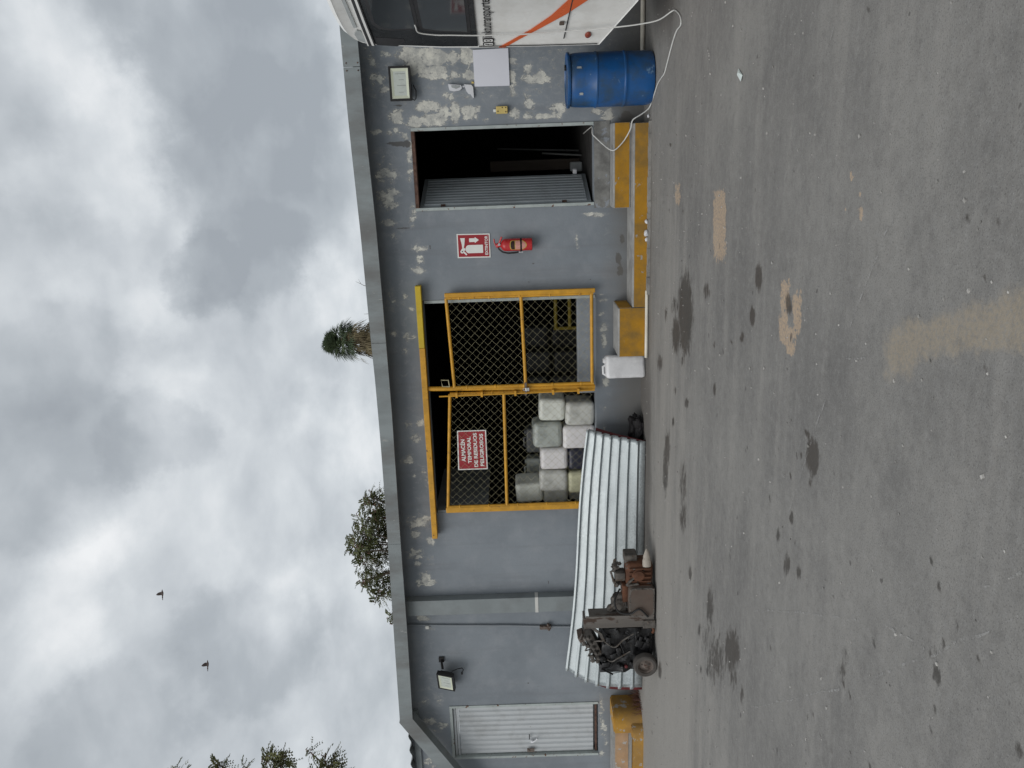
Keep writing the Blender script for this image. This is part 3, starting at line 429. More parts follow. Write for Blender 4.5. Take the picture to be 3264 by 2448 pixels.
# ------------------------------------------------------------------ ground: one sheet to the horizon
gx = grid_axis(-8.9, 1.8, .035, far=(-300, -80, -30, -14, 4, 8, 30, 80, 300))
gy = grid_axis(-7.7, .3, .035, far=(-300, -80, -30, -14, -9, 4, 12, 30, 80, 300))
nx_, ny_ = len(gx), len(gy)
gv = np.array([(x, y) for y in gy for x in gx])
mb = MB(); mb.v = [(x, y, 0.0) for x, y in gv]
mb.f = [(j*nx_+i, j*nx_+i+1, (j+1)*nx_+i+1, (j+1)*nx_+i) for j in range(ny_-1) for i in range(nx_-1)]
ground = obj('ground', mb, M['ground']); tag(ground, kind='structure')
for nm, bl in (('stain', STAIN), ('paint', PAINT), ('buff', BUFF), ('damp_shade', [(-3.9, -.25, 2.4, 0, 0, .48, 1.1), (-.9, -.5, 1.3, 0, 0, .12, .6), (1.3, -1.2, .35, 0, .1, .7, .7)])): setattrf(ground.data, nm, field(bl, gv, 5 if nm == 'paint' else 2))
setattrf(ground.data, 'dust', sum(k_*np.exp(-((gv[:, 0]-x_)/rx_)**2-((gv[:, 1]-y_)/ry_)**2) for x_, y_, rx_, ry_, k_ in ((-7.4, -1.2, 2.6, 1.9, .95), (-5.0, -2.4, 1.7, 1.3, .5), (-2.4, -1.5, 1.8, .9, .5))))
def scratchm():
    m, n, b = newmat('pale_scratch'); tcn = n.n('ShaderNodeTexCoord').outputs['Object']
    n.set(b, 'Base Color', (.36, .355, .345)); n.set(b, 'Roughness', .9)
    n.set(b, 'Alpha', n.math('MULTIPLY', n.mr(n.noise(tcn, 24, 5, .7), .44, .62), .55)); return m
M['scratch'] = scratchm()
for ln in SCRATCH:
    pts = [Vector((x, y, .004)) for x, y in ln]
    fine = []
    for a, b_ in zip(pts, pts[1:]):
        k = max(2, int((b_-a).length/.06))
        for i in range(k):
            p = a.lerp(b_, i/k); fine.append(p+Vector((random.uniform(-.006, .006), random.uniform(-.006, .006), 0)))
    fine.append(pts[-1]); mb = MB()
    for i, p in enumerate(fine):
        t = (fine[min(i+1, len(fine)-1)]-fine[max(i-1, 0)]).normalized(); s_ = Vector((-t.y, t.x, 0))*random.uniform(.0025, .006)
        mb.v += [tuple(p-s_), tuple(p+s_)]
        if i: mb.f.append((2*i-2, 2*i-1, 2*i+1, 2*i))
    obj('scratch', mb, M['scratch'], ground)

# loose grit
mb = MB(); rg = random.Random(3)
for k in range(900):
    x, y = rg.uniform(-7, 1.3), -rg.uniform(.3, 7.2)
    s_ = rg.choice((.003, .004, .005, .006, .008)); z = s_*.5
    vs = [Vector((x+rg.uniform(.6, 1.3)*s_*math.cos(a), y+rg.uniform(.6, 1.3)*s_*math.sin(a), z*h)) for h in (0, 1.4) for a in (0, 1.57, 3.14, 4.71)]
    mb.add(vs, [(0, 1, 5, 4), (1, 2, 6, 5), (2, 3, 7, 6), (3, 0, 4, 7), (4, 5, 6, 7)])
M['grit'] = paint('grit', (.34, .33, .31), .9, 0, .6, 3)
grit = obj('loose_grit', mb, M['grit']); tag(grit, 'scattered pale grit and pebbles on the yard', 'grit', kind='stuff')

# ------------------------------------------------------------------ warehouse
B = empty('warehouse', (0, 0, 0))
tag(B, 'long grey warehouse with peeling paint, steel fascia and yellow gated opening', 'building')
OPEN = [(-.60, .30, .55, 2.565), (-8.06, -7.19, .535, 2.56), (-4.32, -1.62, .54, 2.56)]      # x0, x1, z0, z1
ex = sorted({q for o in OPEN for q in o[:2]}); ez = sorted({q for o in OPEN for q in o[2:]})
wx = grid_axis(-8.7, 1.8, .03, ex, (-13, -11, -9.6, 2.6, 4, 6)); wz = grid_axis(0.0, 3.06, .03, ez, (3.1,))
nx_, nz_ = len(wx), len(wz)
mb = MB(); pts = np.array([(x, z) for z in wz for x in wx])
def wob_y(x, z): return .004*mnoise.noise(Vector((x*1.3, z*1.7, 3)))+.0015*mnoise.noise(Vector((x*6, z*6, 9)))
mb.v = [(x, wob_y(x, z), z) for x, z in pts]
for j in range(nz_-1):
    for i in range(nx_-1):
        cx, cz = (wx[i]+wx[i+1])/2, (wz[j]+wz[j+1])/2
        if any(o[0] < cx < o[1] and o[2] < cz < o[3] for o in OPEN): continue
        mb.f.append((j*nx_+i, j*nx_+i+1, (j+1)*nx_+i+1, (j+1)*nx_+i))
nfront = len(mb.v)
for x0, x1, z0, z1 in OPEN:
    q = [(x0, z0), (x1, z0), (x1, z1), (x0, z1)]
    for (a, b_), (c, e) in zip(q, q[1:]+q[:1]):
        mb.add([(a, -.001, b_), (c, -.001, e), (c, .2, e), (a, .2, b_)], [(0, 1, 2, 3)])
mb.add([(-13, 0, 0), (-13, 9, 0), (-13, 9, 3.1), (-13, 0, 3.1), (6, 0, 0), (6, 9, 0), (6, 9, 3.1), (6, 0, 3.1)], [(0, 1, 2, 3), (4, 5, 6, 7), (1, 5, 6, 2)])
me = bpy.data.meshes.new('wall'); me.from_pydata(mb.v, [], mb.f); me.materials.append(M['wall'])
wall = bpy.data.objects.new('wall', me); COL.objects.link(wall); wall.parent = B
peel = field(PEEL, pts)*np.where(pts[:, 0] > .25, .92, .74)
pz = pts[:, 1]; px_ = pts[:, 0]
peel = np.maximum(peel, np.clip(1-np.abs(pz-2.80)/.2, 0, 1)*.28)                              # flaking band under the eave
peel = np.maximum(peel, np.clip((px_-.32)/.3, 0, 1)*.32)                                      # weathered bay by the yard corner
peel = np.maximum(peel, np.clip(1-np.abs(pz-.42)/.09, 0, 1)*np.clip((px_+3.4)/.5, 0, 1)*.20)
grm = field(GRIME, pts)
pad = np.zeros(len(mb.v)-nfront)
setattrf(me, 'peel', np.concatenate([peel, pad])); setattrf(me, 'grime', np.concatenate([grm, pad]))

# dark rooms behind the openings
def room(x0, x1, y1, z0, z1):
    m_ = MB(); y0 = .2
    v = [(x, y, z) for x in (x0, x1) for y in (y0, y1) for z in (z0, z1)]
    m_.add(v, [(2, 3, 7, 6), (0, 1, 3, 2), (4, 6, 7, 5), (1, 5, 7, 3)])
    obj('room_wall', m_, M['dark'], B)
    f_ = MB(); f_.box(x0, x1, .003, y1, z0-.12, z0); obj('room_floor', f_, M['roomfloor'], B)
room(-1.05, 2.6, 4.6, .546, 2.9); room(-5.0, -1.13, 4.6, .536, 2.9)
mb = MB(); mb.box(-2.86, -1.625, .16, .30, .537, .745, bev=.012); obj('room_kerb', mb, M['kerb'], B)

# roof slab, fascia, gutter end
mb = MB(); mb.add([(-7.25, -.235, 3.10), (6.2, -.235, 3.10), (6.2, 9.2, 3.02), (-7.25, 9.2, 3.02), (-7.25, -.235, 3.06), (6.2, -.235, 3.06), (6.2, 9.2, 2.98), (-7.25, 9.2, 2.98)],
    [(0, 1, 2, 3), (4, 7, 6, 5), (0, 4, 5, 1), (1, 5, 6, 2), (2, 6, 7, 3), (3, 7, 4, 0)])
roof = obj('roof', mb, M['roofsheet'], B)
FB = [(6.2, 3.05), (1.13, 3.02), (.33, 3.015), (-.76, 2.985), (-2.04, 2.978), (-2.84, 2.975), (-4.47, 2.995), (-5.79, 3.003), (-7.17, 3.025)]
FT = [(6.2, 3.23), (1.32, 3.195), (.34, 3.19), (-.82, 3.162), (-1.99, 3.150), (-2.59, 3.138), (-3.41, 3.138), (-4.23, 3.148), (-6.0, 3.178), (-7.17, 3.195)]
def ip(tab, x):
    xs = [q[0] for q in tab][::-1]; zs = [q[1] for q in tab][::-1]; return float(np.interp(x, xs, zs))
def fascia(xa, xb, y):
    xs = list(np.linspace(xa, xb, max(2, int(abs(xb-xa)/.35)))); m_ = MB()
    for x in xs:
        zb, zt = ip(FB, x), ip(FT, x); m_.v += [(x, y, zb), (x, y, zt), (x, y+.035, zt), (x, y+.035, zb)]
    for i in range(len(xs)-1):
        a = 4*i
        for k in range(4): m_.f.append((a+k, a+(k+1) % 4, a+4+(k+1) % 4, a+4+k))
    m_.f += [(0, 1, 2, 3), tuple(4*(len(xs)-1)+k for k in range(4))]
    return obj('fascia_board', m_, M['fascia'], B)
fascia(6.2, .925, -.272); fascia(.919, -2.046, -.270); fascia(-2.05, -4.60, -.271); fascia(-4.604, -7.17, -.2695)
for zz in (3.04, 3.16):
    for xx in (.96, .885):
        m_ = MB(); m_.lathe([(.008, 0), (.007, .006), (.003, .009)], 8, Matrix.Translation((xx, -.272, zz)) @ Matrix.Rotation(R(90), 4, 'X')); obj('rivet', m_, M['rustframe'], B)
# sloping end beam and the corrugated roof edge beyond it
dv = Vector((-.80, 0, -.50)).normalized(); nv = Vector((dv.z, 0, -dv.x))
def dia(a, h, y): p = Vector((-7.175, y, 3.105))+dv*a+nv*h; return p
mb = MB(); L_ = 2.6
vs = [(-7.165, -.27, 3.025), (-7.165, -.27, 3.195), (-7.22, -.27, 3.205)] + [tuple(dia(L_, .085, -.27)), tuple(dia(L_, -.085, -.27))]
vs2 = [(x, y+.16, z) for x, y, z in vs]
mb.add(vs+vs2, [(0, 1, 2, 3, 4), (9, 8, 7, 6, 5)]+[(i, (i+1) % 5, 5+(i+1) % 5, 5+i) for i in range(5)])
obj('sloping_beam', mb, M['fascia'], B)
mb = MB(); n_ = 150
for i in range(n_+1):
    x = -7.30-i*.038; z = 3.105+.018*math.cos(i*2*math.pi/6); mb.v += [(x, -.16, z), (x, 5, z-.1), (x, 5, z-.106), (x, -.16, z-.006)]
for i in range(n_):
    a = 4*i
    for k in range(4): mb.f.append((a+k, a+(k+1) % 4, a+4+(k+1) % 4, a+4+k))
obj('corrugated_roof', mb, M['roofsheet'], B, True)
mb = MB(); mb.box(-13, -7.22, -.03, .05, 2.985, 3.062); obj('eave_plate', mb, M['fascia'], B)

# pilaster with tape band, conduit with clamp and box
mb = MB(); mb.box(-5.705, -5.492, -.13, -.0005, 0, 3.058, bev=.004)
pil = obj('pilaster', mb, M['pilaster'], B)
mb = MB(); mb.box(-5.708, -5.489, -.1335, -.1305, 1.312, 1.352); mb.box(-5.4915, -5.4885, -.1305, -.01, 1.312, 1.352)
obj('tape_band', mb, M['tape'], pil)
mb = MB(); mb.tube([(-5.905, -.02, 3.04), (-5.935, -.02, 2.4), (-5.96, -.02, 1.7), (-6.0, -.02, 1.1), (-6.03, -.02, .3)], .012, 8)
cond = obj('conduit', mb, M['kerb'], B, True)
mb = MB(); mb.box(-6.02, -5.97, -.055, -.004, 1.15, 1.30, bev=.008); mb.tube([(-6.035, -.04, 1.18), (-5.94, -.04, 1.19)], .018, 8); obj('junction_box', mb, M['rim'], cond)
mb = MB(); mb.box(-5.965, -5.915, -.045, -.004, 2.75, 2.80, bev=.008); obj('clamp', mb, M['tape'], cond)

# doors
def door_frame(x0, x1, z0, z1, mat, top=None, w_=.035):
    f = MB(); f.box(x0+.002, x0+w_, -.012, .10, z0+.002, z1-.002); f.box(x1-w_, x1-.002, -.012, .10, z0+.002, z1-.002)
    fr = obj('door_frame', f, mat, B)
    t = MB(); t.box(x0+w_, x1-w_, -.010, .10, z1-w_-.004, z1-.002); obj('head', t, top or mat, fr)
    return fr
door_frame(-.60, .30, .55, 2.565, M['frame'], M['rustframe'])
lf = door_frame(-8.06, -7.19, .535, 2.56, M['frame'])
def slat_door(x0, x1, z0, z1, y, n, mat, name='door', parent=None):
    """leaf of upright ribbed slats, in world metres, facing -Y"""
    k = MB(); k.box(x0, x1, y+.022, y+.034, z0, z1); dr = obj(name, k, mat, parent)
    pw = (x1-x0)/n
    for i in range(n):
        a = x0+i*pw+.003; b_ = x0+(i+1)*pw-.003
        s_ = MB(); s_.prism([(a, 0), (a+.010, .016), (b_-.022, .016), (b_-.010, .006), (b_, 0)], lambda p, q, h: Vector((p, y+.0215-q, h)), z0+.004, z1-.004)
        obj('slat', s_, mat, dr)
    return dr
ld = slat_door(-8.02, -7.23, .60, 2.44, .03, 10, M['slat'], parent=B)
mb = MB(); mb.box(-8.02, -7.23, .030, .060, 2.445, 2.475); mb.box(-8.02, -7.23, .030, .060, 2.482, 2.512); obj('head_rail', mb, M['slat'], ld)
mb = MB(); mb.box(-8.02, -7.23, .035, .062, .553, .578); obj('bottom_rail', mb, M['rustframe'], ld)
mb = MB(); mb.box(-7.84, -7.80, .006, .016, 1.43, 1.47); mb.tube([(-7.82, .0, 1.45), (-7.79, -.02, 1.41), (-7.75, -.02, 1.375)], .009, 8); obj('handle', mb, M['plastic'], ld)
mb = MB(); mb.box(-7.78, -7.70, .004, .012, 1.478, 1.490); obj('bolt', mb, M['black'], ld)
mb = MB(); mb.box(-7.985, -7.93, .002, .012, 1.42, 1.52); mb.lathe([(.02, 0), (.016, .012)], 12, Matrix.Translation((-7.96, .003, 1.50)) @ Matrix.Rotation(R(90), 4, 'X')); obj('lock', mb, M['rim'], ld)
# open leaf, swung into the right-hand room about its left hinge
HX = -.56; TH = R(69)
pv = bpy.data.objects.new('door', None)
k = MB(); k.box(0, .80, .0, .03, .0, 1.95)
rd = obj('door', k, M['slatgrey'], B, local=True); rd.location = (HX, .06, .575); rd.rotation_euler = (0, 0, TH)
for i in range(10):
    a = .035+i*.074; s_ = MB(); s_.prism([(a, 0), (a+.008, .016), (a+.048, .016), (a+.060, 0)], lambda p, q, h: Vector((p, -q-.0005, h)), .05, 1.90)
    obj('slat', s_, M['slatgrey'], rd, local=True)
for zz in (.28, 1.66):
    s_ = MB(); s_.box(.0, .06, -.012, -.001, zz, zz+.05); obj('hinge', s_, M['rustframe'], rd, local=True)
s_ = MB(); s_.box(.79, .84, -.06, .0, .10, .15, bev=.01); obj('latch', s_, M['plastic'], rd, local=True)

# yellow lintel channel above the gate (two lengths, the right one lemon)
for xa, xb, za, zb, mt in ((-2.16, -1.43, 2.556, 2.622, M['lemon']), (-4.62, -2.163, 2.553, 2.619, M['yellow'])):
    mb = MB(); mb.box(xa, xb, -.125, -.02, za, zb, bev=.004); mb.box(xa+.01, xb-.01, -.02, -.001, za+.012, zb-.012); obj('lintel_channel', mb, mt, B)
mb = MB(); mb.box(-1.655, -1.622, -.008, .10, .545, 2.54); obj('gate_jamb', mb, M['frame'], B)
mb = MB(); mb.box(-4.318, -4.29, .0, .10, .545, 2.54); obj('gate_jamb', mb, M['pilaster'], B)

# ------------------------------------------------------------------ chain link gate leaves
def leaf(name, label, xl, xr, zl, zr, bl, br, midl, midr, post, y=-.085, seed=1, sill=True):
    """xl/xr left and right stile, zl/zr top rail heights, bl/br bottom heights"""
    g = empty(name, ((xl+xr)/2, y, min(bl, br))); tag(g, label, 'gate', 'yellow gate leaves')
    t = .020
    def rail(nm, a, b_, r_=t):
        m_ = MB(); m_.tube([a, b_], r_, 10); return obj(nm, m_, M['yellow'], g, True)
    rail('stile', (xl, y, bl), (xl, y, zl)); rail('stile', (xr, y, br), (xr, y, zr))
    rail('rail', (xl, y, zl), (xr, y, zr)); rail('rail', (xl, y, midl), (xr, y, midr))
    if sill: rail('rail', (xl, y, bl+.02), (xr, y, br+.02))
    # zigzag wires
    m_ = MB(); rg_ = random.Random(seed); p = .049; n_ = int((xr-xl)/p)
    for i in range(n_+1):
        x0 = xl+i*p; f0 = (x0-xl)/(xr-xl); top = zl+(zr-zl)*f0-.005; bot = bl+(br-bl)*f0+.02
        nz = int((top-bot)/.0485); poly = []
        for j in range(nz+1):
            sgn = 1 if (j+i) % 2 else -1
            xx = x0+sgn*p*.5+.0035*mnoise.noise(Vector((i*.35, j*.2, seed))); zz = top-j*.0485
            xx += .016*mnoise.noise(Vector((x0*2.2, zz*2.2, seed+5)))
            if xl+.004 < xx < xr-.004: poly.append((xx, y+.012+(.003 if sgn > 0 else -.003), zz))
            elif poly: poly.append((min(max(xx, xl+.01), xr-.01), y+.012, zz))
        if len(poly) > 2: m_.tube(poly, .0017, 3, False)
    wr = obj('chain_link', m_, M['wire'], g, True, sharp=180)
    # wire ties along the stiles
    for xs, b0, t0_ in ((xl, bl, zl), (xr, br, zr)):
        for q in range(5):
            zz = b0+.15+(t0_-b0-.3)*q/4; m_ = MB(); m_.lathe([(t+.001, -.012), (t+.006, -.004), (t+.006, .004), (t+.001, .012)], 10, Matrix.Translation((xs, y, zz)), False); obj('tie_band', m_, M['yellow'], g, True)
    return g
gr = leaf('gate_leaf', 'right yellow chain link gate leaf nearest the fire extinguisher', -2.665, -1.585, 2.235, 2.275, .575, .575, 1.385, 1.41, 'r', seed=2)
gl = leaf('gate_leaf', 'left yellow chain link gate leaf carrying the red warning sign', -4.215, -2.745, 2.40, 2.295, .655, .565, 1.665, 1.65, 'l', y=-.075, seed=4, sill=False)
mb = MB(); mb.box(-4.285, -4.215, -.10, -.055, .60, 2.425, bev=.006); obj('hinge_post', mb, M['yellow'], gl)
mb = MB(); mb.box(-1.575, -1.525, -.115, -.075, .555, 2.29, bev=.006); obj('hinge_post', mb, M['yellow'], gr)
mb = MB(); mb.tube([(-2.672, -.07, 2.55), (-2.70, -.07, 1.4), (-2.712, -.07, .56)], .028, 12); obj('centre_post', mb, M['yellow'], gl, True)
mb = MB(); mb.tube([(-2.755, -.13, 2.42), (-2.74, -.13, .60)], .009, 8); dbolt = obj('drop_bolt', mb, M['yellow'], gl, True)
for zz in (.75, 1.05, 1.5, 1.9, 2.2):
    mb = MB(); mb.box(-2.775, -2.715, -.145, -.075, zz, zz+.025); obj('bolt_guide', mb, M['yellow'], gl)
mb = MB(); mb.tube([(-2.64, -.12, 2.29), (-2.56, -.12, 2.30), (-2.555, -.12, 2.385), (-2.635, -.12, 2.375), (-2.64, -.12, 2.29)], .007, 6); obj('latch_loop', mb, M['wire'], gr, True)
mb = MB(); mb.box(-2.775, -2.62, -.135, -.115, 1.375, 1.40); obj('hasp', mb, M['rim'], gr)
pd = empty('padlock', (-2.69, -.15, 1.345)); tag(pd, 'small steel padlock closing the two gate leaves', 'padlock')
mb = MB(); mb.box(-2.715, -2.675, -.165, -.14, 1.345, 1.39, bev=.004); obj('padlock_body', mb, M['steel'], pd)
mb = MB(); mb.tube([(-2.708, -.152, 1.39), (-2.708, -.152, 1.41), (-2.695, -.152, 1.422), (-2.682, -.152, 1.41), (-2.682, -.152, 1.39)], .004, 6); obj('shackle', mb, M['steel'], pd, True)

# ------------------------------------------------------------------ signs
def panel(name, label, poly, h0, h1, mat, cat='sign', border=None, inner=None, parent_y=0):
    cx = sum(p[0] for p in poly)/4; cz = min(p[1] for p in poly)
    root = empty(name, (cx, -h0, cz)); tag(root, label, cat)
    m_ = MB(); m_.prism(poly, wallfn, h0, h1); obj('panel', m_, mat, root)
    if inner:
        c = Vector((sum(p[0] for p in poly)/4, sum(p[1] for p in poly)/4))
        def shrink(e): return [(c.x+(a-c.x)*(1-e/abs(a-c.x)), c.y+(b_-c.y)*(1-e/abs(b_-c.y))) for a, b_ in poly]
        m_ = MB(); m_.prism(shrink(border), wallfn, h1+.0003, h1+.0012); obj('field', m_, inner, root)
    return root
es = panel('extinguisher_sign', 'red and white extinguisher sign on the wall above the extinguisher', [(-1.145, 1.742), (-.872, 1.742), (-.866, 2.12), (-1.140, 2.12)], .002, .006, M['signwhite'], border=.013, inner=M['signred'])
H = .0085
mb = lettering('EXTINTOR', (-1.112, -.895, 1.768, 1.802), wallfn, H, .03); obj('lettering', mb, M['signwhite'], es)
def poly_wall(pts, h=H):
    m_ = MB(); m_.prism(pts, wallfn, h-.001, h); return m_
cyl = [(-1.085, 1.825), (-1.0, 1.825), (-.996, 1.829), (-.996, 1.985)]
for q in range(1, 8):
    a = R(90*q/8); cyl.append((-1.0405+.0445*math.cos(a), 1.985+.04*math.sin(a)))
cyl += [(-1.05, 2.025)]
for q in range(1, 8):
    a = R(90+90*q/8); cyl.append((-1.0445+.0445*math.cos(a), 1.985+.04*math.sin(a)))
cyl += [(-1.089, 1.829)]
obj('cylinder_symbol', poly_wall(cyl), M['signwhite'], es)
obj('nozzle_symbol', poly_wall([(-1.058, 2.028), (-1.032, 2.028), (-1.028, 2.045), (-.985, 2.036), (-.915, 2.028), (-.915, 2.082), (-.985, 2.066), (-1.03, 2.062), (-1.045, 2.075), (-1.058, 2.068)]), M['signwhite'], es)
obj('valve_symbol', poly_wall([(-1.068+.02*math.cos(R(k*24)), 2.066+.02*math.sin(R(k*24))) for k in range(15)], H+.0008), M['signwhite'], es)
obj('valve_hole', poly_wall([(-1.066+.007*math.cos(R(k*36)), 2.064+.007*math.sin(R(k*36))) for k in range(10)], H+.0022), M['extblack'], es)
obj('hose_symbol', poly_wall([(-1.06, 2.045), (-1.075, 2.03), (-1.10, 2.008), (-1.112, 2.018), (-1.088, 2.045), (-1.072, 2.058)], H-.0006), M['signwhite'], es)
obj('arrow_symbol', poly_wall([(-.962, 1.98), (-.962, 1.915), (-.975, 1.915), (-.941, 1.868), (-.907, 1.915), (-.920, 1.915), (-.920, 1.98)]), M['signwhite'], es)

hs = panel('warning_sign', 'red warning sign with white lettering wired to the gate mesh', [(-3.735, 1.885), (-3.222, 1.885), (-3.222, 2.238), (-3.735, 2.25)], .046, .049, M['signwhite'], border=.014, inner=M['signred'])
for tx, bx_ in (('ALMACÉN', (-3.625, -3.335, 2.150, 2.212)), ('TEMPORAL', (-3.648, -3.30, 2.077, 2.122)), ('DE RESIDUOS', (-3.700, -3.255, 2.001, 2.047)), ('PELIGROSOS', (-3.690, -3.268, 1.925, 1.971))):
    obj('lettering', lettering(tx, bx_, wallfn, .0512, .035), M['signwhite'], hs)

# ------------------------------------------------------------------ fire extinguisher
E = empty('fire_extinguisher', (-1.0, -.085, 1.26)); tag(E, 'red fire extinguisher hanging on the wall below its sign', 'extinguisher')
ec = Matrix.Translation((-1.0, -.085, 1.262))
mb = MB(); mb.lathe([(.062, 0), (.070, .006), (.070, .30), (.066, .322), (.052, .342), (.030, .355), (.022, .36), (.022, .375)], 28, ec); obj('cylinder', mb, M['extred'], E, True, sharp=50)
mb = MB(); mb.lathe([(.026, .372), (.026, .40), (.018, .41)], 14, ec); mb.box(-1.028, -.985, -.105, -.07, 1.635, 1.675, bev=.006); vlv = obj('valve', mb, M['extred'], E, True)
mb = MB(); mb.tube([(-1.005, -.095, 1.675), (-.965, -.105, 1.69), (-.925, -.11, 1.695)], [.009, .008, .007], 8); obj('lever', mb, M['extred'], vlv, True)
mb = MB(); mb.tube([(-1.0, -.095, 1.645), (-.95, -.105, 1.625), (-.905, -.11, 1.605)], [.010, .011, .011], 8); obj('handle', mb, M['extred'], vlv, True)
mb = MB(); mb.lathe([(.015, 0), (.015, .012)], 14, Matrix.Translation((-.99, -.108, 1.638)) @ Matrix.Rotation(R(90), 4, 'X')); obj('gauge', mb, M['steel'], vlv, True)
mb = MB(); mb.tube([(-1.022, -.10, 1.650), (-1.045, -.10, 1.640), (-1.078, -.10, 1.60), (-1.092, -.10, 1.54), (-1.09, -.10, 1.47), (-1.083, -.10, 1.415)], .0095, 8); hz = obj('hose', mb, M['blackcable'], E, True)
mb = MB(); mb.tube([(-1.083, -.10, 1.418), (-1.080, -.10, 1.37)], [.010, .012], 8); obj('nozzle', mb, M['steel'], hz, True)
mb = MB(); mb.lathe([(.0712, .118), (.0725, .122), (.0725, .135), (.0712, .139)], 28, ec, False); mb.box(-1.085, -1.06, -.11, -.02, 1.378, 1.402); obj('strap', mb, M['black'], E, True)
def on_cyl(pts, rr_):
    m_ = MB(); o_ = []
    for a, z in pts: o_.append((-1.0+rr_*math.sin(a), -.085-rr_*math.cos(a), z))
    return o_
def cyl_patch(a0, a1, zlo, zhi, rr_, n=14):
    m_ = MB()
    for i in range(n+1):
        a = a0+(a1-a0)*i/n; u_ = i/n
        for z in (zlo(u_), zhi(u_)): m_.v.append((-1.0+rr_*math.sin(a), -.085-rr_*math.cos(a), z))
        if i: m_.f.append((2*i-2, 2*i, 2*i+1, 2*i-1))
    return m_
shp = lambda u_: 1-(2*u_-1)**2
lb = obj('label_plate', cyl_patch(R(-46), R(46), lambda u_: 1.372-.045*shp(u_)-.0, lambda u_: 1.498+.02*math.sqrt(max(0, shp(u_))), .0707), M['gold'], E)
obj('label_field', cyl_patch(R(-41), R(41), lambda u_: 1.380-.045*shp(u_), lambda u_: 1.455, .0711), M['extlabel'], lb)
obj('label_band', cyl_patch(R(-41), R(41), lambda u_: 1.462, lambda u_: 1.490+.018*math.sqrt(max(0, shp(u_))), .0711), M['extblack'], lb)

# ------------------------------------------------------------------ small wall fittings
wb = panel('white_board', 'blank white square board fixed to the peeling wall beside the coach', [(.700, 1.458), (1.078, 1.462), (1.072, 1.842), (.703, 1.838)], .003, .016, M['white'], 'board')
yb = empty('yellow_box', (.452, 0, 1.49)); tag(yb, 'small yellowed electrical box on the wall right of the open door', 'box')
mb = MB(); mb.box(.414, .492, -.045, -.002, 1.49, 1.615, bev=.006); yo = obj('box_body', mb, M['beige'], yb)
mb = MB(); mb.box(.433, .463, -.040, -.004, 1.616, 1.645, bev=.005); obj('cable_gland', mb, M['signwhite'], yb)
for a, b_ in ((.432, 1.51), (.476, 1.51), (.440, 1.595), (.478, 1.548)):
    m_ = MB(); m_.lathe([(.007, 0), (.006, .003)], 8, Matrix.Translation((a, -.0452, b_)) @ Matrix.Rotation(R(90), 4, 'X')); obj('screw', m_, M['extblack'], yb)
lb_ = empty('lamp_bracket', (.68, 0, 1.86)); tag(lb_, 'broken white plastic lamp fitting hanging on the wall above the white board', 'fitting')
mb = MB(); mb.prism([(.735, 2.122), (.722, 1.985), (.690, 1.975), (.668, 2.0), (.660, 2.06), (.672, 2.11), (.70, 2.118)], wallfn, .004, .05); sh = obj('shell', mb, M['plastic'], lb_)
mb = MB(); mb.prism([(.722, 2.09), (.716, 2.0), (.700, 1.995), (.685, 2.04), (.700, 2.085)], wallfn, .0505, .056); obj('recess', mb, M['pale'], sh)
mb = MB(); mb.tube([(.705, -.025, 1.98), (.71, -.025, 1.945)], .010, 8); obj('neck', mb, M['plastic'], lb_)
mb = MB(); mb.prism([(.730, 1.955), (.722, 1.872), (.700, 1.855), (.590, 1.850), (.585, 1.862), (.625, 1.885), (.632, 1.91), (.66, 1.93)], wallfn, .004, .030); obj('bracket', mb, M['plastic'], lb_)
mb = MB(); mb.prism([(.755, 1.872), (.752, 1.845), (.735, 1.845), (.735, 1.868)], wallfn, .003, .02); obj('tab', mb, M['beige'], lb_)

def flood(name, label, W_, H_, loc, rot):
    f = empty(name, loc, rot); tag(f, label, 'floodlight', 'floodlights on the wall')
    m_ = MB(); m_.box(-W_/2, W_/2, .0, .05, -H_/2, H_/2, bev=.008); m_.box(-W_/2*.8, W_/2*.8, .05, .075, -H_/2*.7, H_/2*.7); hb = obj('housing', m_, M['black'], f, local=True)
    m_ = MB(); e = .023
    for a in ((-W_/2, W_/2, H_/2-e, H_/2), (-W_/2, W_/2, -H_/2, -H_/2+e), (-W_/2, -W_/2+e, -H_/2+e, H_/2-e), (W_/2-e, W_/2, -H_/2+e, H_/2-e)): m_.box(a[0], a[1], -.012, -.0005, a[2], a[3])
    obj('bezel', m_, M['black'], f, local=True)
    m_ = MB(); a, b_ = W_/2-e, H_/2-e; c, g = a*.80, b_*.72
    vs_ = [(-a, -.004, -b_), (a, -.004, -b_), (a, -.004, b_), (-a, -.004, b_), (-c, .010, -g), (c, .010, -g), (c, .010, g), (-c, .010, g)]
    vs_ = [(p, -.0105 if abs(q+.004) < 1e-6 else -.0025, z) for p, q, z in vs_]
    m_.add(vs_, [(0, 1, 5, 4), (1, 2, 6, 5), (2, 3, 7, 6), (3, 0, 4, 7)]); obj('reflector', m_, M['lens'], f, local=True)
    m_ = MB(); m_.add([(-c, -.0022, -g), (c, -.0022, -g), (c, -.0022, g), (-c, -.0022, g)], [(0, 1, 2, 3)]); pn = obj('light_panel', m_, M['lens2'], f, local=True)
    for q, (z0, z1) in zip((-.36, -.08, .15, .40), ((-.5, .3), (-.9, .5), (-.6, .2), (-.9, .75))):
        m_ = MB(); m_.box(q*c*2-.0012, q*c*2+.0012, -.0032, -.0024, z0*g, z1*g); obj('seam', m_, M['seal'], pn, local=True)
    return f
f1 = flood('floodlight', 'large flat black framed floodlight high on the wall above the blue drum', .352, .232, (.755, -.10, 2.632), (R(0), 0, R(0)))
mb = MB(); mb.tube([(.60, -.09, 2.52), (.58, -.09, 2.49), (.60, -.075, 2.475), (.68, -.06, 2.47), (.74, -.05, 2.50)], .006, 6); obj('supply_cable', mb, M['blackcable'], f1, True)
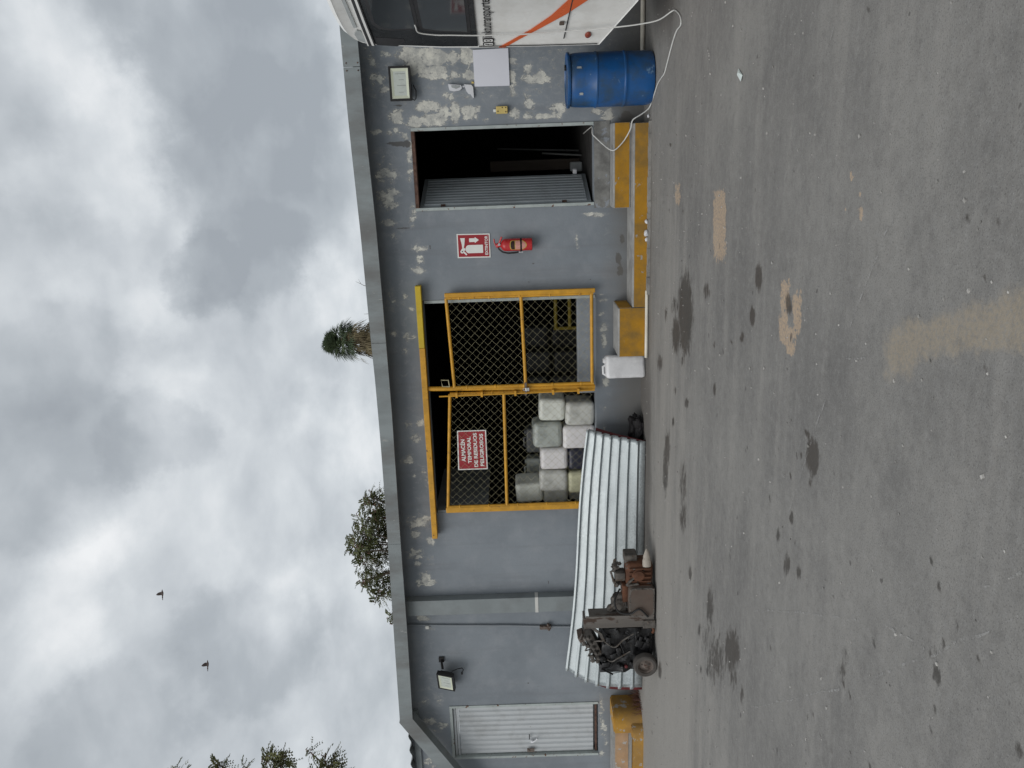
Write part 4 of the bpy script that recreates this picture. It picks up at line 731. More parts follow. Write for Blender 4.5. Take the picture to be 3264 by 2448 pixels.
mb = MB(); mb.box(.70, .81, -.052, -.002, 2.60, 2.66); obj('wall_bracket', mb, M['black'], f1)
f2 = flood('floodlight', 'small tilted black floodlight on an arm right of the closed white door', .34, .23, (-6.70, -.15, 2.565), (R(-14), R(0), R(-22)))
for ch in f2.children: pass
mb = MB(); mb.tube([(-6.53, -.11, 2.60), (-6.47, -.05, 2.615), (-6.45, -.003, 2.62)], .016, 8); mb.box(-6.485, -6.41, -.02, -.001, 2.585, 2.655)
def child_world(name, m_, mat, root, smooth=False):
    o = obj(name, m_, mat, None, smooth); bpy.context.view_layer.update(); o.parent = root; o.matrix_parent_inverse = root.matrix_world.inverted(); return o
child_world('arm', mb, M['black'], f2, True)
mb = MB(); mb.tube([(-6.56, -.12, 2.48), (-6.53, -.11, 2.40), (-6.535, -.09, 2.345), (-6.58, -.07, 2.33), (-6.63, -.06, 2.36)], .006, 6); mb.box(-6.65, -6.63, -.07, -.05, 2.34, 2.365); child_world('supply_cable', mb, M['blackcable'], f2, True)

# ------------------------------------------------------------------ steps
ST = empty('entrance_steps', (-.2, -.25, 0)); tag(ST, 'long yellow and grey concrete steps below the open door and gate', 'steps')
def step(name, x0, x1, y0, y1, z0, z1, face, top, root, side=None, bev=.012):
    m_ = MB(); m_.box(x0, x1, y0, y1, z0, z1, bev=bev); o = obj(name, m_, M['tread'], root)
    f_ = MB(); f_.box(x0+.004, x1-.004, y0-.004, y0+.003, z0+.02, z1-.018); obj('painted_riser', f_, face, o)
    return o
step('lower_step', -1.70, .258, -.45, -.001, 0, .178, M['ystep'], M['tread'], ST)
step('upper_step', -.62, .272, -.30, -.0015, .179, .372, M['ystep'], M['tread'], ST)
bk = step('end_block', -2.262, -1.702, -.452, -.001, 0, .335, M['ystep'], M['tread'], ST)
mb = MB(); mb.box(-1.7035, -1.698, -.44, -.002, .182, .322); obj('painted_side', mb, M['ystep'], bk)
mb = MB(); rg = random.Random(5); m_pts = list(np.linspace(-1.55, .27, 30))
for a, b_ in zip(m_pts, m_pts[1:]):
    mb.box(a, b_, -.455-.05-rg.uniform(0, .02), -.4565, 0, .022+rg.uniform(0, .008))
obj('mortar_footing', mb, M['conc'], ST)
for (x, y, z, r_, lb_) in ((-.76, -.50, .04, .025, 'round white plaster lump on the step footing, nearest the open door'), (-.88, -.50, .04, .036, 'largest white plaster lump on the step footing below the extinguisher'),
                           (-.95, -.49, .035, .022, 'small white plaster lump beside the largest one on the footing'), (.32, -.42, .02, .018, 'white plaster crumb at the step corner beside the blue drum')):
    bm = bmesh.new(); bmesh.ops.create_icosphere(bm, subdivisions=2, radius=r_)
    for q in bm.verts: q.co *= 1+.35*mnoise.noise(q.co*30+Vector((x*9, 0, 0))); q.co.z *= .7
    m_ = MB(); m_.bm(bm, Matrix.Translation((x, y, z))); o = obj('plaster_lump', m_, M['plastic'], None, True)
    tag(o, lb_, 'rubble', 'white plaster lumps by the steps')

# white pipes lying along the foot of the wall
mb = MB(); mb.tube([(-2.27, -.485, .022), (-1.90, -.485, .022), (-1.51, -.478, .022)], .019, 10); o = obj('pipe', mb, M['pvc'], None, True); tag(o, 'cream plastic pipe lying on the ground against the yellow steps', 'pipe', 'cream pipes on the ground')
mb = MB(); mb.tube([(.96, -.05, .03), (2.0, -.05, .03), (3.4, -.05, .03)], .024, 10); o = obj('pipe', mb, M['pvc'], None, True); tag(o, 'cream plastic pipe along the wall foot below the coach', 'pipe', 'cream pipes on the ground')

mb = MB(); mb.box(-.63, .30, -.010, -.0005, .374, .5475); obj('threshold', mb, M['sillconc'], B)
# older steps below the closed door: low tread, salmon upper step, rounded cheek
SL = empty('door_step', (-7.8, -.28, 0)); tag(SL, 'worn yellow and salmon concrete steps below the closed white door', 'steps')
def rounded_slab(name, x0, x1, y0, z0, z1, r_, mat, root, jitter=.006):
    poly = [(x0, -.001), (x0, y0)]
    for k in range(9):
        a = R(-90+90*k/8); poly.append((x1-r_+r_*math.cos(a), y0+r_+r_*math.sin(a)))
    poly.append((x1, -.001)); m_ = MB(); m_.prism(poly, lambda a, b_, h: Vector((a, b_, h)), z0, z1)
    bm = bmesh.new(); me_ = bpy.data.meshes.new('t'); me_.from_pydata(m_.v, [], m_.f); bm.from_mesh(me_); bpy.data.meshes.remove(me_)
    bmesh.ops.bevel(bm, geom=[e for e in bm.edges if abs(e.verts[0].co.z-z1) < 1e-5 and abs(e.verts[1].co.z-z1) < 1e-5], offset=.015, segments=2, affect='EDGES')
    q = MB(); q.bm(bm); return obj(name, q, mat, root, True, sharp=45)
rounded_slab('cheek', -7.36, -7.10, -.43, 0, .375, .16, M['yold'], SL)
rounded_slab('lower_step', -9.2, -7.22, -.52, 0, .150, .10, M['yold'], SL)
us = rounded_slab('upper_step', -9.2, -7.36, -.34, .151, .372, .03, M['tread'], SL)
mb = MB(); mb.box(-9.2, -7.38, -.345, -.336, .172, .345); obj('painted_riser', mb, M['oldstep'], us)
mb = MB(); mb.box(-9.2, -7.37, -.515, -.33, .1505, .1525); obj('grey_tread', mb, M['tread'], us)

def rrect(x0, x1, z0, z1, r_):
    o_ = []
    for cx, cz, a0 in ((x1-r_, z0+r_, -90), (x1-r_, z1-r_, 0), (x0+r_, z1-r_, 90), (x0+r_, z0+r_, 180)):
        for k_ in range(5): a = R(a0+90*k_/4); o_.append((cx+r_*math.cos(a), cz+r_*math.sin(a)))
    return o_

def smooth_path(P_, k=6):
    o_ = []
    for i in range(len(P_)-1):
        p0, p1, p2, p3 = P_[max(i-1, 0)], P_[i], P_[i+1], P_[min(i+2, len(P_)-1)]
        for q in range(k):
            t = q/k; o_.append(.5*((2*p1)+(p2-p0)*t+(2*p0-5*p1+4*p2-p3)*t*t+(3*p1-p0-3*p2+p3)*t**3))
    o_.append(P_[-1]); return o_
# ------------------------------------------------------------------ blue drum
DR = empty('plastic_drum', (.69, -.50, 0)); tag(DR, 'scuffed blue plastic drum standing against the wall beside the coach', 'drum')
T_ = Matrix.Translation((.69, -.50, 0)) @ Matrix.Diagonal((.955, .955, 1, 1))
prof = [(.245, .002), (.262, .012), (.272, .04), (.276, .10), (.278, .26), (.279, .285), (.285, .293), (.285, .307), (.279, .315), (.280, .45), (.280, .570), (.286, .578), (.286, .592), (.280, .60), (.278, .72), (.274, .80), (.268, .835), (.262, .845)]
mb = MB(); mb.lathe(prof, 48, T_); obj('body', mb, M['drum'], DR, True, sharp=35)
mb = MB(); mb.lathe([(.262, .846), (.281, .850), (.284, .858), (.284, .872), (.276, .879), (.262, .880), (.258, .872), (.05, .870), (.02, .870)], 48, T_); lid = obj('lid', mb, M['drum'], DR, True, sharp=35)
mb = MB(); mb.lathe([(.03, .871), (.03, .888), (.02, .89)], 16, T_ @ Matrix.Translation((.14, .1, 0))); obj('bung', mb, M['black'], lid, True)
def drum_patch(a, z, da, dz, mat, name):
    m_ = MB(); n_ = 6
    for i in range(n_+1):
        q = a-da+2*da*i/n_
        for z_ in (z-dz*(1+.3*math.sin(i*2.1)), z+dz*(1+.3*math.cos(i*1.7))): m_.v.append((.69+.2690*math.sin(q), -.50-.2690*math.cos(q), z_))
        if i: m_.f.append((2*i-2, 2*i, 2*i+1, 2*i-1))
    obj(name, m_, mat, DR)
drum_patch(R(22), .765, R(2.2), .022, M['pale'], 'sticker_scrap'); drum_patch(R(-33), .745, R(3), .018, M['pale'], 'sticker_scrap')

# ------------------------------------------------------------------ jerrycans
def make_jug(name, w_, d_, h_, mat, seed=0):
    """upright can, base at the origin: rounded body, neck, cap, handle"""
    g = empty(name, (0, 0, 0))
    bm = bmesh.new(); bmesh.ops.create_cube(bm, size=1)
    for q in bm.verts: q.co = Vector((q.co.x*w_, q.co.y*d_, (q.co.z+.5)*h_))
    bmesh.ops.bevel(bm, geom=list(bm.edges), offset=min(w_, d_)*.17, segments=5, affect='EDGES', profile=.5)
    bmesh.ops.subdivide_edges(bm, edges=[e for e in bm.edges if e.calc_length() > .08], cuts=4, use_grid_fill=True)
    for q in bm.verts:
        k = Vector((q.co.x, q.co.y, q.co.z-h_/2)); n_ = mnoise.noise(k*7+Vector((seed*3.1, 0, 0)))
        q.co += k.normalized()*.008*n_
        side = max(abs(q.co.x)/(w_/2), abs(q.co.y)/(d_/2))
        if .2*h_ < q.co.z < .8*h_ and side > .9: q.co.x *= .985; q.co.y *= .985
    m_ = MB(); m_.bm(bm); bd = obj('body', m_, mat, g, True, local=True, sharp=60)
    m_ = MB(); m_.lathe([(.030, h_-.004), (.030, h_+.020), (.026, h_+.022)], 14, Matrix.Translation((w_*.28, 0, 0))); obj('cap', m_, mat, g, True, local=True)
    m_ = MB(); m_.tube([(-w_*.36, 0, h_-.012), (-w_*.30, 0, h_+.022), (w_*.02, 0, h_+.024), (w_*.08, 0, h_-.012)], .013, 8); obj('handle', m_, mat, g, True, local=True)
    m_ = MB(); m_.box(-w_*.36, w_*.36, -d_*.36, d_*.36, -.002, .003, bev=.002); obj('base_panel', m_, mat, bd, local=True)
    m_ = MB(); m_.box(-.03, .03, -.03, .03, -.0035, -.002); obj('base_mark', m_, mat, bd, local=True)
    return g
JW = jugm('jug_bright', (.72, .70, .70), .12); JG = jugm('jug_green_white', (.68, .70, .64), .3); JD = jugm('jug_dirty', (.54, .545, .51), .5)
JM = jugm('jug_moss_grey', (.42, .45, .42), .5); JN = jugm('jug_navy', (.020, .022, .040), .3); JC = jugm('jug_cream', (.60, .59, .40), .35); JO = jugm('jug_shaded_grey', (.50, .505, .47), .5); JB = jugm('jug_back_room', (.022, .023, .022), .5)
JUGG = 'plastic jerrycans stacked behind the gate'
def lying(name, label, xc, z0, w_, h_, mat, seed, y=.17, depth=.36, tilt=0):
    """can lying on its back, its base towards the gate"""
    j = make_jug(name, w_, h_, depth, mat, seed)
    j.rotation_euler = (R(-90+(seed*37 % 7-3)*.7), R(tilt+(seed*53 % 9-4)*.55), R((seed*29 % 9-4)*1.2)); j.location = (xc, y, z0+h_/2); tag(j, label, 'jerrycan', JUGG); return j
# seen from the right-hand end of the stack
lying('jerrycan', 'pale green jerrycan on top of the rightmost column of the stack', -3.075, .905, .29, .325, JG, 1)
lying('jerrycan', 'grey jerrycan with square base mark at the right foot of the stack', -3.125, .540, .30, .362, JD, 2, y=.13)
lying('jerrycan', 'mossy grey jerrycan topping the second column from the right', -3.395, .945, .325, .362, JM, 3, y=.15)
lying('jerrycan', 'clean white jerrycan low in the stack behind the corner of the metal sheet', -3.430, .540, .30, .402, JW, 4, y=.14)
lying('jerrycan', 'bright white jerrycan in the middle of the stack below the warning sign', -3.720, .880, .285, .348, JW, 5, y=.15)
lying('jerrycan', 'dark navy jerrycan under the bright white one', -3.735, .540, .285, .337, JN, 6, y=.17)
lying('jerrycan', 'dirty grey tilted jerrycan above the cream one', -4.015, .890, .285, .362, JD, 7, y=.15, tilt=3)
lying('jerrycan', 'cream yellow jerrycan half hidden by the leaning metal sheet', -4.045, .540, .29, .345, JC, 8, y=.16)
lying('jerrycan', 'pale jerrycan topping the leftmost and tallest column', -4.195, 1.205, .27, .345, JG, 9, y=.20)
lying('jerrycan', 'shaded grey jerrycan in the middle of the leftmost column', -4.225, .875, .28, .325, JO, 10, y=.24)
lying('jerrycan', 'shaded grey jerrycan at the left foot of the stack', -4.235, .540, .28, .332, JO, 11, y=.33)
def standing(label, x, y, z, w_, d_, h_, mat, seed, grp, rz=0):
    j = make_jug('jerrycan', w_, d_, h_, mat, seed); j.location = (x, y, z); j.rotation_euler = (0, 0, R(rz)); tag(j, label, 'jerrycan', grp); return j
standing('dark grey tall canister standing behind the bright white jerrycan', -3.66, .80, .537, .34, .22, .86, jugm('canister_dark', (.10, .105, .11), .3), 20, JUGG)
standing('mossy grey tall canister behind the dirty tilted jerrycan', -4.10, .86, .537, .33, .22, .86, JM, 21, JUGG)
k = 0
for x, h_, nm in ((-2.62, .42, 'right'), (-3.02, .40, 'middle'), (-3.42, .44, 'left')):
    for lvl in range(2):
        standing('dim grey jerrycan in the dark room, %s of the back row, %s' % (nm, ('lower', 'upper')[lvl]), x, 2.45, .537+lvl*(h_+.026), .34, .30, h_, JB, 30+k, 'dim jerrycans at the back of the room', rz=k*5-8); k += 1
wj = make_jug('jerrycan', .27, .25, .455, jugm('jug_white_yard', (.68, .68, .69), .22), 15); wj.location = (-2.435, -.22, .002); wj.rotation_euler = (0, 0, R(14)); tag(wj, 'white plastic jerrycan standing on the yard beside the yellow steps', 'jerrycan')

# things in the dark rooms
yf = empty('yellow_barrier', (-2.06, 1.5, .537)); tag(yf, 'yellow tubular barrier inside the dark room behind the right gate leaf', 'barrier')
for nm, a, b_ in (('post', (-1.80, 1.5, .537), (-1.80, 1.5, .96)), ('post', (-2.33, 1.5, .537), (-2.33, 1.5, .96)), ('bar', (-1.80, 1.5, .93), (-2.33, 1.5, .93)), ('bar', (-1.80, 1.5, .74), (-2.33, 1.5, .74))):
    mb = MB(); mb.tube([a, b_], .024, 8); obj(nm, mb, M['dullyellow'], yf, True)
def loose(name, label, cat, mb, mat, smooth=False, group=None):
    o = obj(name, mb, mat, None, smooth); tag(o, label, cat, group); return o
mb = MB(); mb.box(-.24, -.10, 1.9, 2.3, .547, 1.75, bev=.01); loose('board_stack', 'tall brown board standing in the dark doorway', 'board', mb, M['wood'])
mb = MB(); mb.box(-.26, -.14, 1.50, 1.66, .547, .70, bev=.015); loose('plastic_box', 'pale plastic box at the foot of the brown board', 'box', mb, M['pale'])
for a, b_, lab in (((-.06, 1.6, .548), (-.02, 1.85, 1.05), 'short pale stick leaning in the dark doorway'), ((-.0, 2.0, .548), (.06, 2.4, 1.65), 'long pale stick leaning in the dark doorway')):
    mb = MB(); mb.tube([a, b_], .012, 6); loose('stick', lab, 'stick', mb, M['stick'], True, 'sticks in the doorway')
mb = MB(); mb.box(-4.44, -4.415, .22, 1.7, 1.92, 2.6); obj('lit_wall_panel', mb, M['kerb'], B)  # added grey panel standing in for gate light on the side wall

# ------------------------------------------------------------------ leaning corrugated sheet
def sheet(label, off, mat, xshift, bulge, name='corrugated_sheet', cat='metal sheet', zsc=1.0, rib=.042):
    per = 7; prof_ = []
    for i in range(per):
        for t, hh in ((0, 0), (.60, 0), (.73, 1), (.94, 1)): prof_.append(((i+t)/per, hh))
    prof_.append((1, 0)); nu = 60; m_ = MB()
    for i in range(nu+1):
        u_ = i/nu
        for t, hh in prof_:
            # right end leans lower and is cut askew, left end bows
            xr = -3.30+.09*t; xl = -6.70-bulge*math.sin(math.pi*min(1, t*.9+.05))+.30*max(0, t-.45)**1.5*1.2
            x = xr+(xl-xr)*u_
            top = .665+.30*u_+.018*math.sin(u_*7); yb = -.42+.04*u_; yt = -.15+.03*u_
            y = yb+(yt-yb)*t-.02*math.sin(math.pi*t)*(1-.3*u_)+.008*math.sin(u_*9+t*3)
            z = .006+(top-.006)*math.sin(min(1, t)*math.pi/2*.5)/math.sin(math.pi/2*.5)*zsc
            nrm = Vector((0, -top, -(yb-yt)*1.0)).normalized()
            p = Vector((x+xshift*u_, y, z))+nrm*(rib*hh-off+.006*mnoise.noise(Vector((u_*9, t*3, 1.5)))+.004*mnoise.noise(Vector((u_*25, t*6, 4)))); m_.v.append(tuple(p))
    n_ = len(prof_)
    for i in range(nu):
        for k_ in range(n_-1): a = i*n_+k_; m_.f.append((a, a+1, a+n_+1, a+n_))
    o = obj(name, m_, mat, None, True, sharp=22)
    sd_ = o.modifiers.new('thickness', 'SOLIDIFY'); sd_.thickness = .0015; sd_.offset = -1
    tag(o, label, cat); return o
sheet('long shiny corrugated galvanised sheet leaning on its edge against the wall', 0, M['galv'], 0, .04)
sheet('dark red metal sheet tucked behind the galvanised sheet, its edge showing left', .016, M['redbit'], -.045, .05, name='red_sheet', zsc=.85, rib=0)
bm = bmesh.new(); bmesh.ops.create_icosphere(bm, subdivisions=4, radius=1)
for q in bm.verts:
    k_ = q.co.copy(); q.co = Vector((k_.x*.20, k_.y*.09, k_.z*.085))*(1+.5*mnoise.noise(k_*1.7)+.3*abs(mnoise.noise(k_*5))+.2*abs(mnoise.noise(k_*11)))
mb = MB(); mb.bm(bm, Matrix.Translation((-3.24, -.17, .07))); loose('refuse_bag', 'crumpled black refuse lying behind the right end of the metal sheet', 'refuse', mb, M['bag'], True)

# ------------------------------------------------------------------ old engine on a small wheel
EN = empty('engine', (-5.15, -1.1, 0)); tag(EN, 'greasy black engine with rusty gearbox on a small wheel before the metal sheet', 'engine')
rg = random.Random(11)
def lump(mb_, c, s_, seed, sub=2, amp=.25):
    bm = bmesh.new(); bmesh.ops.create_icosphere(bm, subdivisions=sub, radius=1)
    for q in bm.verts:
        k_ = q.co.copy(); q.co = Vector((k_.x*s_[0], k_.y*s_[1], k_.z*s_[2]))*(1+amp*mnoise.noise(k_*2+Vector((seed, seed*.7, 0))))
    mb_.bm(bm, Matrix.Translation(c))
mb = MB(); bm = bmesh.new(); bmesh.ops.create_cube(bm, size=1)
bmesh.ops.subdivide_edges(bm, edges=list(bm.edges), cuts=18, use_grid_fill=True)
for q in bm.verts:
    k_ = q.co.copy(); p = Vector((-5.53+k_.x*.56, -1.09+k_.y*.32, .33+k_.z*.58)); rnd = max(0, abs(k_.x)+abs(k_.z)-.80)
    p.x -= (1 if k_.x > 0 else -1)*rnd*.10; p.z -= (1 if k_.z > 0 else -1)*rnd*.10
    amp = .5*mnoise.noise(p*9)+.35*mnoise.noise(p*19+Vector((3, 0, 0)))+.2*abs(mnoise.noise(p*37)); st_ = round(amp*3)/3
    q.co = p+Vector((k_.x, k_.y*1.6, k_.z)).normalized()*.055*(.6*st_+.4*amp)
mb.bm(bm)
for i in range(34):
    x, z = rg.uniform(-5.79, -5.27), rg.uniform(.08, .62); kind_ = rg.random()
    if kind_ < .35: mb.lathe([(rg.uniform(.015, .045), 0), (rg.uniform(.015, .04), rg.uniform(.02, .05)), (.008, .055)], 10, Matrix.Translation((x, -1.245, z)) @ Matrix.Rotation(R(90+rg.uniform(-20, 20)), 4, 'X'))
    elif kind_ < .7: a, b_ = rg.uniform(.012, .05), rg.uniform(.010, .05); mb.box(-a, a, -.03, .03, -b_, b_, Matrix.Translation((x, -1.255, z)) @ Matrix.Rotation(rg.uniform(-.5, .5), 4, 'Y'), bev=.006)
    else: mb.tube([(x, -1.25, z), (x+rg.uniform(-.06, .06), -1.30, z+rg.uniform(-.05, .05)), (x+rg.uniform(-.12, .12), -1.26, z+rg.uniform(-.12, .05))], rg.uniform(.005, .011), 6)
mb.box(-5.85, -5.74, -1.22, -.98, .40, .64, bev=.01); mb.tube([(-5.80, -1.22, .62), (-5.85, -1.24, .50), (-5.82, -1.25, .36), (-5.70, -1.27, .34)], .004, 5)
blk = obj('engine_block', mb, M['greasy'], EN, True, sharp=30)
mb = MB(); hd = Matrix.Translation((-5.52, -1.08, .70)) @ Matrix.Rotation(R(-24), 4, 'Y')
mb.box(-.20, .17, -.11, .11, -.05, .06, hd, bev=.012)
for i in range(5): mb.lathe([(.022, 0), (.022, .03), (.012, .045)], 10, hd @ Matrix.Translation((-.15+i*.075, -.11, .01)) @ Matrix.Rotation(R(90), 4, 'X'))
for i in range(8): lump(mb, hd @ Vector((-.2+i*.05, -.10+rg.uniform(-.03, .03), .06+rg.uniform(-.02, .03))), (.03, .03, .03), i+30, 1)
for i in range(5): mb.tube([hd @ Vector((-.18+i*.08, -.1, .06)), hd @ Vector((-.15+i*.08, -.13, .11)), hd @ Vector((-.10+i*.08, -.12, .05))], .009, 6)
hdp = obj('cylinder_head', mb, M['castgrey'], EN, True)
mb = MB(); mb.box(-.02, .06, -.10, .08, .06, .13, hd @ Matrix.Translation((.12, 0, 0)), bev=.01); obj('intake', mb, M['pan'], hdp)
for i, (a, z) in enumerate(((.03, .0), (.055, .03), (.03, .05))):
    m_ = MB(); m_.lathe([(.011, 0), (.011, .004)], 8, hd @ Matrix.Translation((a-.1, -.112, z-.02)) @ Matrix.Rotation(R(90), 4, 'X')); obj('port', m_, M['black'], hdp)
mb = MB(); mb.lathe([(.02, 0), (.02, .03), (.012, .034)], 12, Matrix.Translation((-5.74, -1.25, .34)) @ Matrix.Rotation(R(90), 4, 'X')); obj('red_plug', mb, M['redbit'], blk, True)
# upright C channel
mb = MB(); mb.box(-5.225, -5.075, -1.27, -1.255, .03, .80); mb.box(-5.225, -5.205, -1.255, -1.10, .03, .80); mb.box(-5.095, -5.075, -1.255, -1.10, .03, .76); mb.box(-5.225, -5.10, -1.272, -1.10, .80, .825)
chn = obj('channel_bracket', mb, M['channel'], EN)
mb = MB(); mb.box(-5.235, -5.135, -1.292, -1.2705, .015, .155, bev=.006); obj('foot_plate', mb, M['castgrey'], chn)
mb = MB(); mb.prism([(-5.225, .70), (-5.30, .62), (-5.42, .575), (-5.43, .60), (-5.31, .65), (-5.225, .745)], lambda a, b_, h: Vector((a, h, b_)), -1.27, -1.255); obj('strut', mb, M['castgrey'], chn)
for z in (.72, .45, .10):
    m_ = MB(); m_.lathe([(.012, 0), (.012, .008)], 6, Matrix.Translation((-5.16, -1.27-(.022 if z < .15 else 0), z)) @ Matrix.Rotation(R(90), 4, 'X')); obj('bolt', m_, M['rim'], chn)
mb = MB(); mb.tube([(-5.20, -1.27, .05), (-5.27, -1.28, .03), (-5.30, -1.28, .045)], .016, 8); obj('lug', mb, M['rust'], chn, True)
# wheel
wc = Matrix.Translation((-5.66, -1.36, .137)) @ Matrix.Rotation(R(90), 4, 'X') 
wh = empty('wheel', (-.51, -.26, .137)); wh.parent = EN
wcl = Matrix.Rotation(R(90), 4, 'X')
mb = MB(); mb.lathe([(.088, -.045), (.118, -.050), (.132, -.040), (.136, -.018), (.136, .018), (.132, .040), (.118, .050), (.088, .045)], 36, wcl, False); obj('tyre', mb, M['dusttyre'], wh, True, local=True)
mb = MB(); mb.lathe([(.090, .045), (.092, .034), (.076, .028), (.070, .008), (.045, .012), (.030, .026), (.012, .030), (.002, .030)], 30, wcl, False); obj('rim', mb, M['rim'], wh, True, local=True)
for k_ in range(5):
    a = k_*2*math.pi/5; m_ = MB(); m_.lathe([(.008, .012), (.007, .026)], 6, wcl @ Matrix.Translation((.040*math.cos(a), .040*math.sin(a), 0))); obj('wheel_bolt', m_, M['castgrey'], wh, local=True)
mb = MB(); mb.tube([(-5.66, -1.32, .137), (-5.66, -.95, .137)], .02, 8); obj('axle', mb, M['greasy'], EN, True)
# gearbox side: square pan, rusty housing, pump cluster, cone
mb = MB(); mb.box(-5.098, -4.722, -1.27, -1.00, .018, .315, bev=.06); pan_ = obj('oil_pan', mb, M['pan'], EN, True)
mb = MB(); mb.prism(rrect(-5.090, -4.730, .026, .308, .05), lambda p, q, h: Vector((p, h, q)), -1.276, -1.266); obj('pan_rim', mb, M['castgrey'], pan_)
mb = MB(); mb.prism(rrect(-5.074, -4.746, .042, .292, .042), lambda p, q, h: Vector((p, h, q)), -1.2790, -1.2765); obj('pan_face', mb, M['pan'], pan_)
mb = MB(); mb.box(-4.76, -4.47, -1.20, -.95, .03, .335, bev=.05); mb.box(-4.95, -4.74, -1.2, -1.0, .31, .375, bev=.015); gb = obj('gearbox_housing', mb, M['rust'], EN, True)
mb = MB(); mb.box(-4.50, -4.40, -1.12, -.95, .20, .345, bev=.012); obj('end_cover', mb, M['castgrey'], gb)
mb = MB(); mb.tube([(-4.72, -1.22, .33), (-4.68, -1.23, .31), (-4.62, -1.22, .24), (-4.70, -1.23, .20), (-4.72, -1.22, .33)], .016, 8); mb.tube([(-4.62, -1.22, .24), (-4.58, -1.2, .16), (-4.5, -1.18, .10)], .010, 6); obj('pipework', mb, M['castgrey'], gb, True)
mb = MB()
for i in range(16): lump(mb, (rg.uniform(-4.80, -4.52), -1.08+rg.uniform(-.08, .08), rg.uniform(.38, .49)), (rg.uniform(.015, .035), .03, rg.uniform(.015, .035)), i+60, 1)
mb.tube([(-4.50, -1.1, .47), (-4.47, -1.1, .46), (-4.45, -1.1, .44)], .008, 6); mb.tube([(-4.78, -1.1, .36), (-4.74, -1.12, .46), (-4.60, -1.12, .50), (-4.55, -1.1, .40)], .014, 8)
mb.box(-4.70, -4.60, -1.16, -1.02, .34, .45, bev=.01); obj('pump', mb, M['castgrey'], gb, True)
mb = MB(); lump(mb, (-5.0, -1.1, .41), (.10, .09, .09), 77, 3, .5); lump(mb, (-4.93, -1.12, .38), (.06, .06, .06), 71, 2, .5); lump(mb, (-5.05, -1.14, .50), (.045, .05, .05), 72, 2, .6); mb.box(-5.08, -4.93, -1.18, -1.0, .32, .45, bev=.02); mb.tube([(-5.04, -1.18, .53), (-4.98, -1.2, .49), (-4.93, -1.19, .40)], .02, 8); obj('bell_housing', mb, M['castgrey'], EN, True)
mb = MB(); cm = Matrix.Translation((-4.50, -1.20, .105)) @ Matrix.Rotation(R(90), 4, 'Y') @ Matrix.Rotation(R(-9), 4, 'X')
mb.lathe([(.046, 0), (.050, .02), (.048, .06), (.049, .075), (.042, .085), (.040, .12), (.022, .175), (.006, .205)], 18, cm @ Matrix.Diagonal((1.0, .7, 1, 1))); obj('shaft_cone', mb, M['tip'], EN, True)

for k_ in range(16):
    t = k_/16*4; sd_, f_ = int(t), t-int(t)
    px, pz = ((-5.078+.336*f_, .034), (-4.742, .034+.266*f_), (-4.742-.336*f_, .300), (-5.078, .300-.266*f_))[sd_]
    m_ = MB(); m_.lathe([(.0085, 0), (.0085, .007), (.005, .009)], 6, Matrix.Translation((px, -1.276, pz)) @ Matrix.Rotation(R(90), 4, 'X')); obj('pan_bolt', m_, M['rim'], pan_)
mb = MB()
for k_ in range(5): mb.box(-4.735+k_*.052, -4.720+k_*.052, -1.225, -1.19, .06, .30, bev=.004)
mb.lathe([(.075, 0), (.075, .03), (.06, .035), (.06, .05), (.03, .055)], 20, Matrix.Translation((-4.60, -1.19, .20)) @ Matrix.Rotation(R(90), 4, 'X')); obj('cooling_ribs', mb, M['rust'], gb, True)
mb = MB(); mb.tube(smooth_path([Vector(q) for q in ((-4.80, -1.15, .40), (-4.90, -1.24, .47), (-5.02, -1.27, .43), (-5.04, -1.29, .30), (-4.98, -1.30, .20), (-5.08, -1.30, .10))]), .011, 7); obj('hose', mb, M['blackcable'], EN, True)
mb = MB(); mb.tube(smooth_path([Vector(q) for q in ((-5.44, -1.2, .70), (-5.40, -1.27, .60), (-5.46, -1.30, .48), (-5.38, -1.29, .38), (-5.30, -1.29, .26))]), .009, 7); mb.tube(smooth_path([Vector(q) for q in ((-5.62, -1.2, .62), (-5.66, -1.28, .52), (-5.60, -1.31, .44), (-5.52, -1.30, .30))]), .007, 7); obj('fuel_pipe', mb, M['castgrey'], EN, True)

# ------------------------------------------------------------------ coach (only its rear corner is in view)
BUS = empty('coach', (.958, -1.049, 0), (0, 0, R(-68.9))); tag(BUS, 'white coach with orange stripe and dark windows, its rear corner beside the drum', 'bus')
LEN = 7.6
outl = [(.0, .60), (.012, 1.2), (.030, 1.75), (.055, 2.10), (.088, 2.32), (.118, 2.56), (.150, 2.74), (.195, 2.835), (.26, 2.90), (.36, 2.945), (.50, 2.968), (.70, 2.978), (LEN-.3, 2.978), (LEN, 2.6), (LEN, .34), (.72, .336)]
def ring(y, zmax, ins):
    o_ = []
    for s_, z in outl:
        if z > 2.5: z = 2.5+(z-2.5)*(zmax-2.5)/.478
        o_.append((s_+(ins if s_ < 1 else -ins if s_ > 6 else 0), y, z))
    return o_
rings = [ring(.008, 2.93, .016), ring(.0, 2.945, .0), ring(.03, 2.985, .004), ring(.09, 3.01, .012), ring(.22, 3.03, .03), ring(2.18, 3.03, .03), ring(2.31, 3.0, .012), ring(2.4, 2.93, 0)]
mb = MB(); n_ = len(outl)
for r_ in rings: mb.v += r_
for i in range(len(rings)-1):
    for k_ in range(n_): mb.f.append((i*n_+k_, i*n_+(k_+1) % n_, (i+1)*n_+(k_+1) % n_, (i+1)*n_+k_))
mb.f += [tuple(range(n_)), tuple((len(rings)-1)*n_+k_ for k_ in range(n_))]
body = obj('body', mb, M['coach'], BUS, True, local=True, sharp=50)
busfn = lambda a, b_, h: Vector((a, -h, b_))
